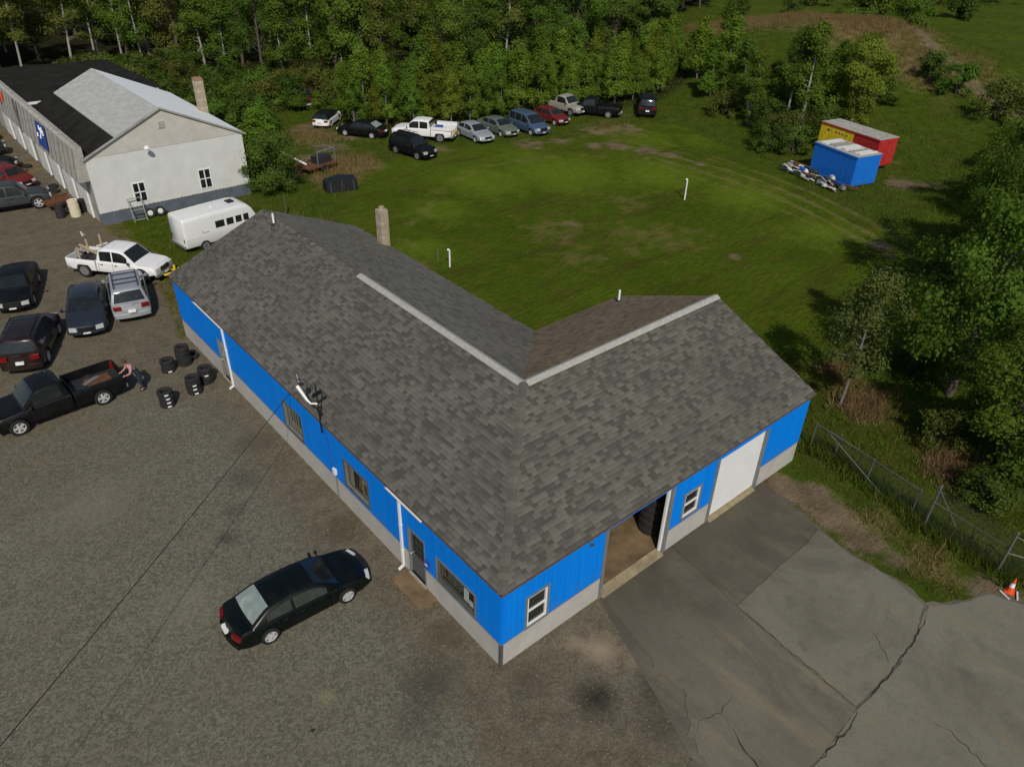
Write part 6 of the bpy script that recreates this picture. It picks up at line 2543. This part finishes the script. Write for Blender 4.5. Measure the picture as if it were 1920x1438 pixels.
for k, (x, y, sc_, lb) in enumerate(((66, 38.5, 1.0, 'young tree on the slope left of the trailer clump'), (64.5, 41.5, .95, 'young tree at the foot of the slope beyond the rightmost SUV'), (69, 34.5, 1.1, 'young tree on the slope behind the short birch'),
                                   (71, 31, 1.0, 'young tree between the tall birches and the yellow-green tree'), (65.6, 29.8, 1.05, 'young tree right behind the two tall birches'), (72.5, 45.5, 1.0, 'young tree where slope meets the wood'), (69.5, 47.5, 1.1, 'young tree at the wood corner by the slope'), (76, 48.5, 1.1, 'young tree highest on the slope by the wood'), (66.6, 25.2, .8, 'young tree behind the middle of the red and yellow trailer'))):
    put('poplar_tree', P_poplar[[2, 1, 2, 2, 2, 0, 1, 2, 3][k]], x, y, (sc_ * 1.5, sc_ * 1.5, sc_), lb, 'tree')
for k, (x, y, s_, lb) in enumerate(((62.5, 26.6, 1.3, 'dark shrub between the tall birches and the trailers'), (60.5, 36.8, 1.2, 'shrub at the left foot of the trailer clump'), (67, 42, 1.5, 'shrub on the slope below the wood corner'), (72, 38, 1.2, 'lone shrub halfway up the slope'), (74.5, 28, 1.4, 'shrub on the slope behind the yellow-green tree'),
                                    (30.5, -2.8, 1.5, 'dense shrub between the two biggest right-hand trees'), (31.5, 1.2, .8, 'small shrub at the lawn edge under the right-hand trees'), (37, 3.8, 1.6, 'shrub below the dark tree at right edge'), (46.5, 5.0, 1.7, 'shrub between the rearmost right-edge trees'), (58, 8.5, 1.7, 'shrub at the right edge beyond the rearmost tree'), (22.3, -7.6, 1.4, 'shrub at the right edge behind the fence gate'), (66, 10, 1.9, 'broad shrub at right edge below the hillside bushes'))):
    put('round_shrub', P_shrub[[0, 2, 1, 2, 1, 0, 0, 0, 2, 0, 1, 2][k]], x, y, (s_ * 1.2, s_ * 1.2, s_), lb, 'shrub')
# row of young poplars behind the parked cars
rowp = smooth_line(ROWE, 10)
cum = [0]
for a, b in zip(rowp[:-1], rowp[1:]):
    cum.append(cum[-1] + math.hypot(b[0] - a[0], b[1] - a[1]))


def along(s):
    return np.interp(s, cum, [p[0] for p in rowp]), np.interp(s, cum, [p[1] for p in rowp])


FARROW = [(25.5, 'white hatchback'), (27.4, 'black saloon'), (31.5, 'white work pickup'), (35.2, 'silver saloon'), (38.2, 'sage saloon'), (41.2, 'blue minivan'), (45, 'small red car'), (48.6, 'tan pickup'), (51.5, 'old black pickup'), (56, 'rightmost black SUV')]
seen = {}
LBP = {0: 'young bright green poplar behind the left half of the car row', 1: 'young bright green poplar behind the right half of the car row'}
s = 0
while s < cum[-1]:
    for off in (0.6, 2.6, 4.9):
        x, y = along(min(cum[-1], s + rnd.uniform(-.6, .6)))
        y += off + rnd.uniform(-.7, .7)
        x += off * .35
        half = 0 if s < cum[-1] * .5 else 1
        rowname = {0.6: 'front', 2.6: 'middle', 4.9: 'rear'}[off]
        if x < 57.5:
            nc = min(FARROW, key=lambda q: abs(q[0] + .3 * off - x))
            lab = f'young bright green poplar, {rowname} rank, behind the {nc[1]}' + (', left one' if x < nc[0] + .3 * off else ', right one')
            if lab in seen:
                lab = lab.replace('one', 'neighbour')
            seen[lab] = 1
        else:
            lab = f'young bright green poplar, {rowname} rank, beyond the right end of the car row'
        hgt = rnd.uniform(.62, 1.02) * (1.0 + .03 * off)
        put('poplar_tree', P_poplar[rnd.choice([0, 1, 0, 1, 2, 3])], x, y, (hgt * rnd.uniform(1.0, 1.4), hgt * rnd.uniform(1.0, 1.4), hgt), lab, 'tree', 'young poplars behind the car row, ' + ('left' if half == 0 else 'right') + ' half')
    s += 2.0
# brush between workshop and wood
k = 0
tries = 0
pts_used = []
while k < 120 and tries < 9000:
    tries += 1
    x, y = rnd.uniform(10, 78), rnd.uniform(50, 90)
    fe = float(np.interp(x, [p[0] for p in FOREST_EDGE], [p[1] for p in FOREST_EDGE]))
    ry = float(np.interp(x, [p[0] for p in ROWE], [p[1] for p in ROWE])) if x > 27 else 64 - (x - 10) * .35
    if not (ry + (5 if x > 27 else -3) < y < fe + 5) or (x < 14.2 and y < 78):
        continue
    if 20 < x < 30 and y < 65:
        continue
    if any((x - a) ** 2 + (y - b) ** 2 < 3.2 for a, b in pts_used):
        continue
    pts_used.append((x, y))
    put('round_shrub', P_shrub[rnd.choice([0, 1, 2, 0, 2])], x, y, (rnd.uniform(1.3, 2.0), rnd.uniform(1.3, 2.0), rnd.uniform(.9, 1.7)), 'leafy shrub in the brush ' + (('close behind the workshop roof' if x < 17 else 'behind the workshop chimney' if x < 21.5 else 'left of the red pickup') + (', near side' if y < 66 else ', middle' if y < 73 else ', far side') if x < 27 else 'above the left half of the car row' if x < 40 else 'above the right half of the car row' if x < 58 else 'near the foot of the hill'), 'shrub', 'brush in front of the wood')
    k += 1
# wood
k = 0
tries = 0
wood = []
while k < 215 and tries < 20000:
    tries += 1
    x = rnd.uniform(-22, 135)
    fe = float(np.interp(x, [p[0] for p in FOREST_EDGE], [p[1] for p in FOREST_EDGE]))
    dep = rnd.random() ** 1.5 * 48
    y = fe + dep
    if x > 108 and dep > 30:
        continue
    if any((x - a) ** 2 + (y - b) ** 2 < (7.5 if dep < 14 else 14) for a, b in wood):
        continue
    wood.append((x, y))
    zone = ('at the far left above the workshop' if x < 12 else 'above the workshop chimney' if x < 26 else 'above the white hatchback' if x < 40 else 'above the blue minivan' if x < 56 else 'above the right end of the car row' if x < 78 else 'by the top of the hill') + (', front of the wood' if dep < 8 else ', deep in the wood')
    if rnd.random() < (.55 if dep < 10 else .4):
        put('birch_tree', rnd.choice(P_birch), x, y, (rnd.uniform(1.0, 1.4),) * 2 + (rnd.uniform(.85, 1.3),), 'pale-stemmed birch ' + zone, 'tree', 'birches in the wood')
    else:
        put('broadleaf_tree', rnd.choice(P_maple), x, y, (rnd.uniform(.8, 1.1),) * 2 + (rnd.uniform(.8, 1.2),), 'dark broadleaf tree ' + zone, 'tree', 'broadleaf trees in the wood')
    k += 1
for k, (x, y, s_) in enumerate(((26.4, 64.6, 1.0), (28.6, 64.8, .95), (30.4, 65.4, 1.15), (25.0, 66.4, 1.2))):
    put('round_shrub', P_shrub[[1, 3, 2, 1][k]], x, y, (s_ * 1.2, s_ * 1.2, s_ * .8), ['shrub hiding the left side of the red pickup', 'shrub hiding the front of the red pickup', 'shrub right of the red pickup', 'shrub left behind the red pickup'][k], 'shrub')
# fallen pale logs at the wood's edge
for i, (a, b, lb) in enumerate((((41, 63.5, .5), (46.5, 66, 1.6), 'long fallen pale trunk at the edge of the wood'), ((44, 65.5, 1.4), (49, 64.5, .5), 'crossing fallen pale trunk at the edge of the wood'))):
    m = MB()
    m.tube([a, tuple((p + q) / 2 + .1 for p, q in zip(a, b)), b], [.11, .09, .05], 7)
    tag(m.build('fallen_log', 'bark_birch'), lb, 'log')
# far wood, one mass
bl = []
for k in range(420):
    a = rnd.uniform(R(-8), R(112))
    d = rnd.uniform(185, 420)
    x, y = -9 + d * math.cos(a), -11 + d * math.sin(a)
    h = rnd.uniform(9, 15)
    bl.append((x, y, hz(x, y) + h * .5, 5.5, 5.5, h * .5, 75))
V_, F_ = leaf_cloud(np.random.default_rng(5), bl, 1.5)
tag(link('far_wood', np_mesh('far_wood', V_, F_), 'leaf_dark'), 'distant dark wood along the skyline', 'wood', kind='stuff')


# grasses
def blades(x, y, z, h, wd, lean, rg):
    n = len(x)
    a = rg.uniform(0, 6.28, n)
    dx, dy = np.cos(a), np.sin(a)
    la = rg.uniform(0, 6.28, n)
    V_ = np.zeros((n, 3, 3))
    V_[:, 0] = np.stack([x - dx * wd, y - dy * wd, z], 1)
    V_[:, 1] = np.stack([x + dx * wd, y + dy * wd, z], 1)
    V_[:, 2] = np.stack([x + np.cos(la) * lean * h, y + np.sin(la) * lean * h, z + h], 1)
    return V_


def tufts(name, label, cx, cy, per, spread, h0, h1, wd, lean, mat, rg):
    n = len(cx) * per
    x = np.repeat(cx, per) + rg.normal(0, spread, n)
    y = np.repeat(cy, per) + rg.normal(0, spread, n)
    hh = np.repeat(rg.uniform(h0, h1, len(cx)), per) * rg.uniform(.6, 1.1, n)
    V_ = blades(x, y, hill(x, y) - .01, hh, wd, lean, rg)
    tag(link(name, np_mesh(name, V_.reshape(-1, 3), np.arange(n * 3).reshape(-1, 3)), mat), label, 'grass', kind='stuff')


rg = np.random.default_rng(21)


def keep_out(x, y):
    ok = ~in_poly(x, y, [(p[0], p[1]) for p in LOT])
    ok &= ~((x > -.1) & (x < LA + .1) & (y > -.1) & (y < WID + .1)) & ~((x > -.1) & (x < WID + .1) & (y > 0) & (y < LB + .1))
    ok &= ~in_poly(x, y, [(4.5, .3), (1.5, -9), (1, -30), (26, -30), (15.9, -9.3), (13.7, -7.7), (13.2, -7.2), (13.45, -6), (13.35, -4.5), (13.65, -2.7), (14.3, .3)])
    ok &= ~((x > 1.2) & (x < 12.1) & (y > 44.3) & (y < 76))
    return ok


def at_attr(A, x, y):
    i = np.clip(np.searchsorted(gx, x) - 1, 0, len(gx) - 2)
    j = np.clip(np.searchsorted(gy, y) - 1, 0, len(gy) - 2)
    return A[i, j]


x, y = rg.uniform(9, 56, 90000), rg.uniform(-4, 48, 90000)
ok = keep_out(x, y) & (at_attr(A_lawn, x, y) > .45) & (at_attr(A_dirt, x, y) < .5) & (rg.random(90000) > .5 * at_attr(A_track, x, y))
tufts('lawn_grass', 'short mown grass of the lawn behind the garage', x[ok], y[ok], 3, .06, .035, .085, .012, .7, 'grass_blade', rg)
x, y = rg.uniform(0, 125, 110000), rg.uniform(-16, 96, 110000)
ok = keep_out(x, y) & (at_attr(A_lawn, x, y) < .4) & (at_attr(A_dirt, x, y) < .45) & (at_attr(A_dry, x, y) < .6) & ~((x < 19) & (y < 2)) & (rg.random(110000) < np.clip(60 / np.hypot(x, y), .25, 1))
tufts('rough_grass', 'rough knee-high grass and weeds round the lawn', x[ok], y[ok], 5, .14, .12, .42, .022, .5, 'weed_blade', rg)
x, y = rg.uniform(9, 115, 130000), rg.uniform(-10, 75, 130000)
ok = keep_out(x, y) & (at_attr(A_dry, x, y) > rg.uniform(.3, .9, 130000)) & (at_attr(A_dirt, x, y) < .6) & (at_attr(A_lawn, x, y) < .5)
tufts('dry_grass', 'tall dry straw-coloured grass on the hill and by the junk', x[ok], y[ok], 6, .12, .35, .95, .016, .35, 'straw', rg)
cx = np.concatenate([rg.normal(22.8, .75, 220), rg.normal(21.3, .7, 200), rg.normal(24.4, .6, 90)])
cy = np.concatenate([rg.normal(.3, .6, 220), rg.normal(-4.5, .6, 200), rg.normal(2.6, .5, 90)])
tufts('red_brush', 'reddish dry brush beyond the fence', cx, cy, 14, .16, .15, .42, .02, .7, 'red_brush', rg)
x, y = rg.uniform(13, 24, 12000), rg.uniform(-12, 8, 12000)
ok = keep_out(x, y) & (x > 13.6) & (at_attr(A_dirt, x, y) < .35)
tufts('verge_grass', 'thin weedy grass of the verge between driveway and fence', x[ok], y[ok], 5, .08, .05, .18, .014, .6, 'verge_blade', rg)
tt_ = rg.random(1500)
fx_ = np.interp(tt_, np.linspace(0, 1, len(FP)), [p[0] for p in FP]) + rg.normal(.15, .3, 1500)
fy_ = np.interp(tt_, np.linspace(0, 1, len(FP)), [p[1] for p in FP]) + rg.normal(0, .2, 1500)
tufts('fence_weeds', 'tall weeds tangled in the chain-link fence', fx_, fy_, 7, .08, .2, .65, .016, .45, 'weed_blade', rg)
# weeds at the foot of the lot edge
x, y = rg.uniform(-1, 3.2, 5000), rg.uniform(25.8, 44, 5000)
ok = ~in_poly(x, y, [(p[0], p[1]) for p in LOT])
tufts('strip_grass', 'grass strip between the lot and the garage end', x[ok], y[ok], 5, .08, .06, .2, .014, .6, 'grass_blade', rg)
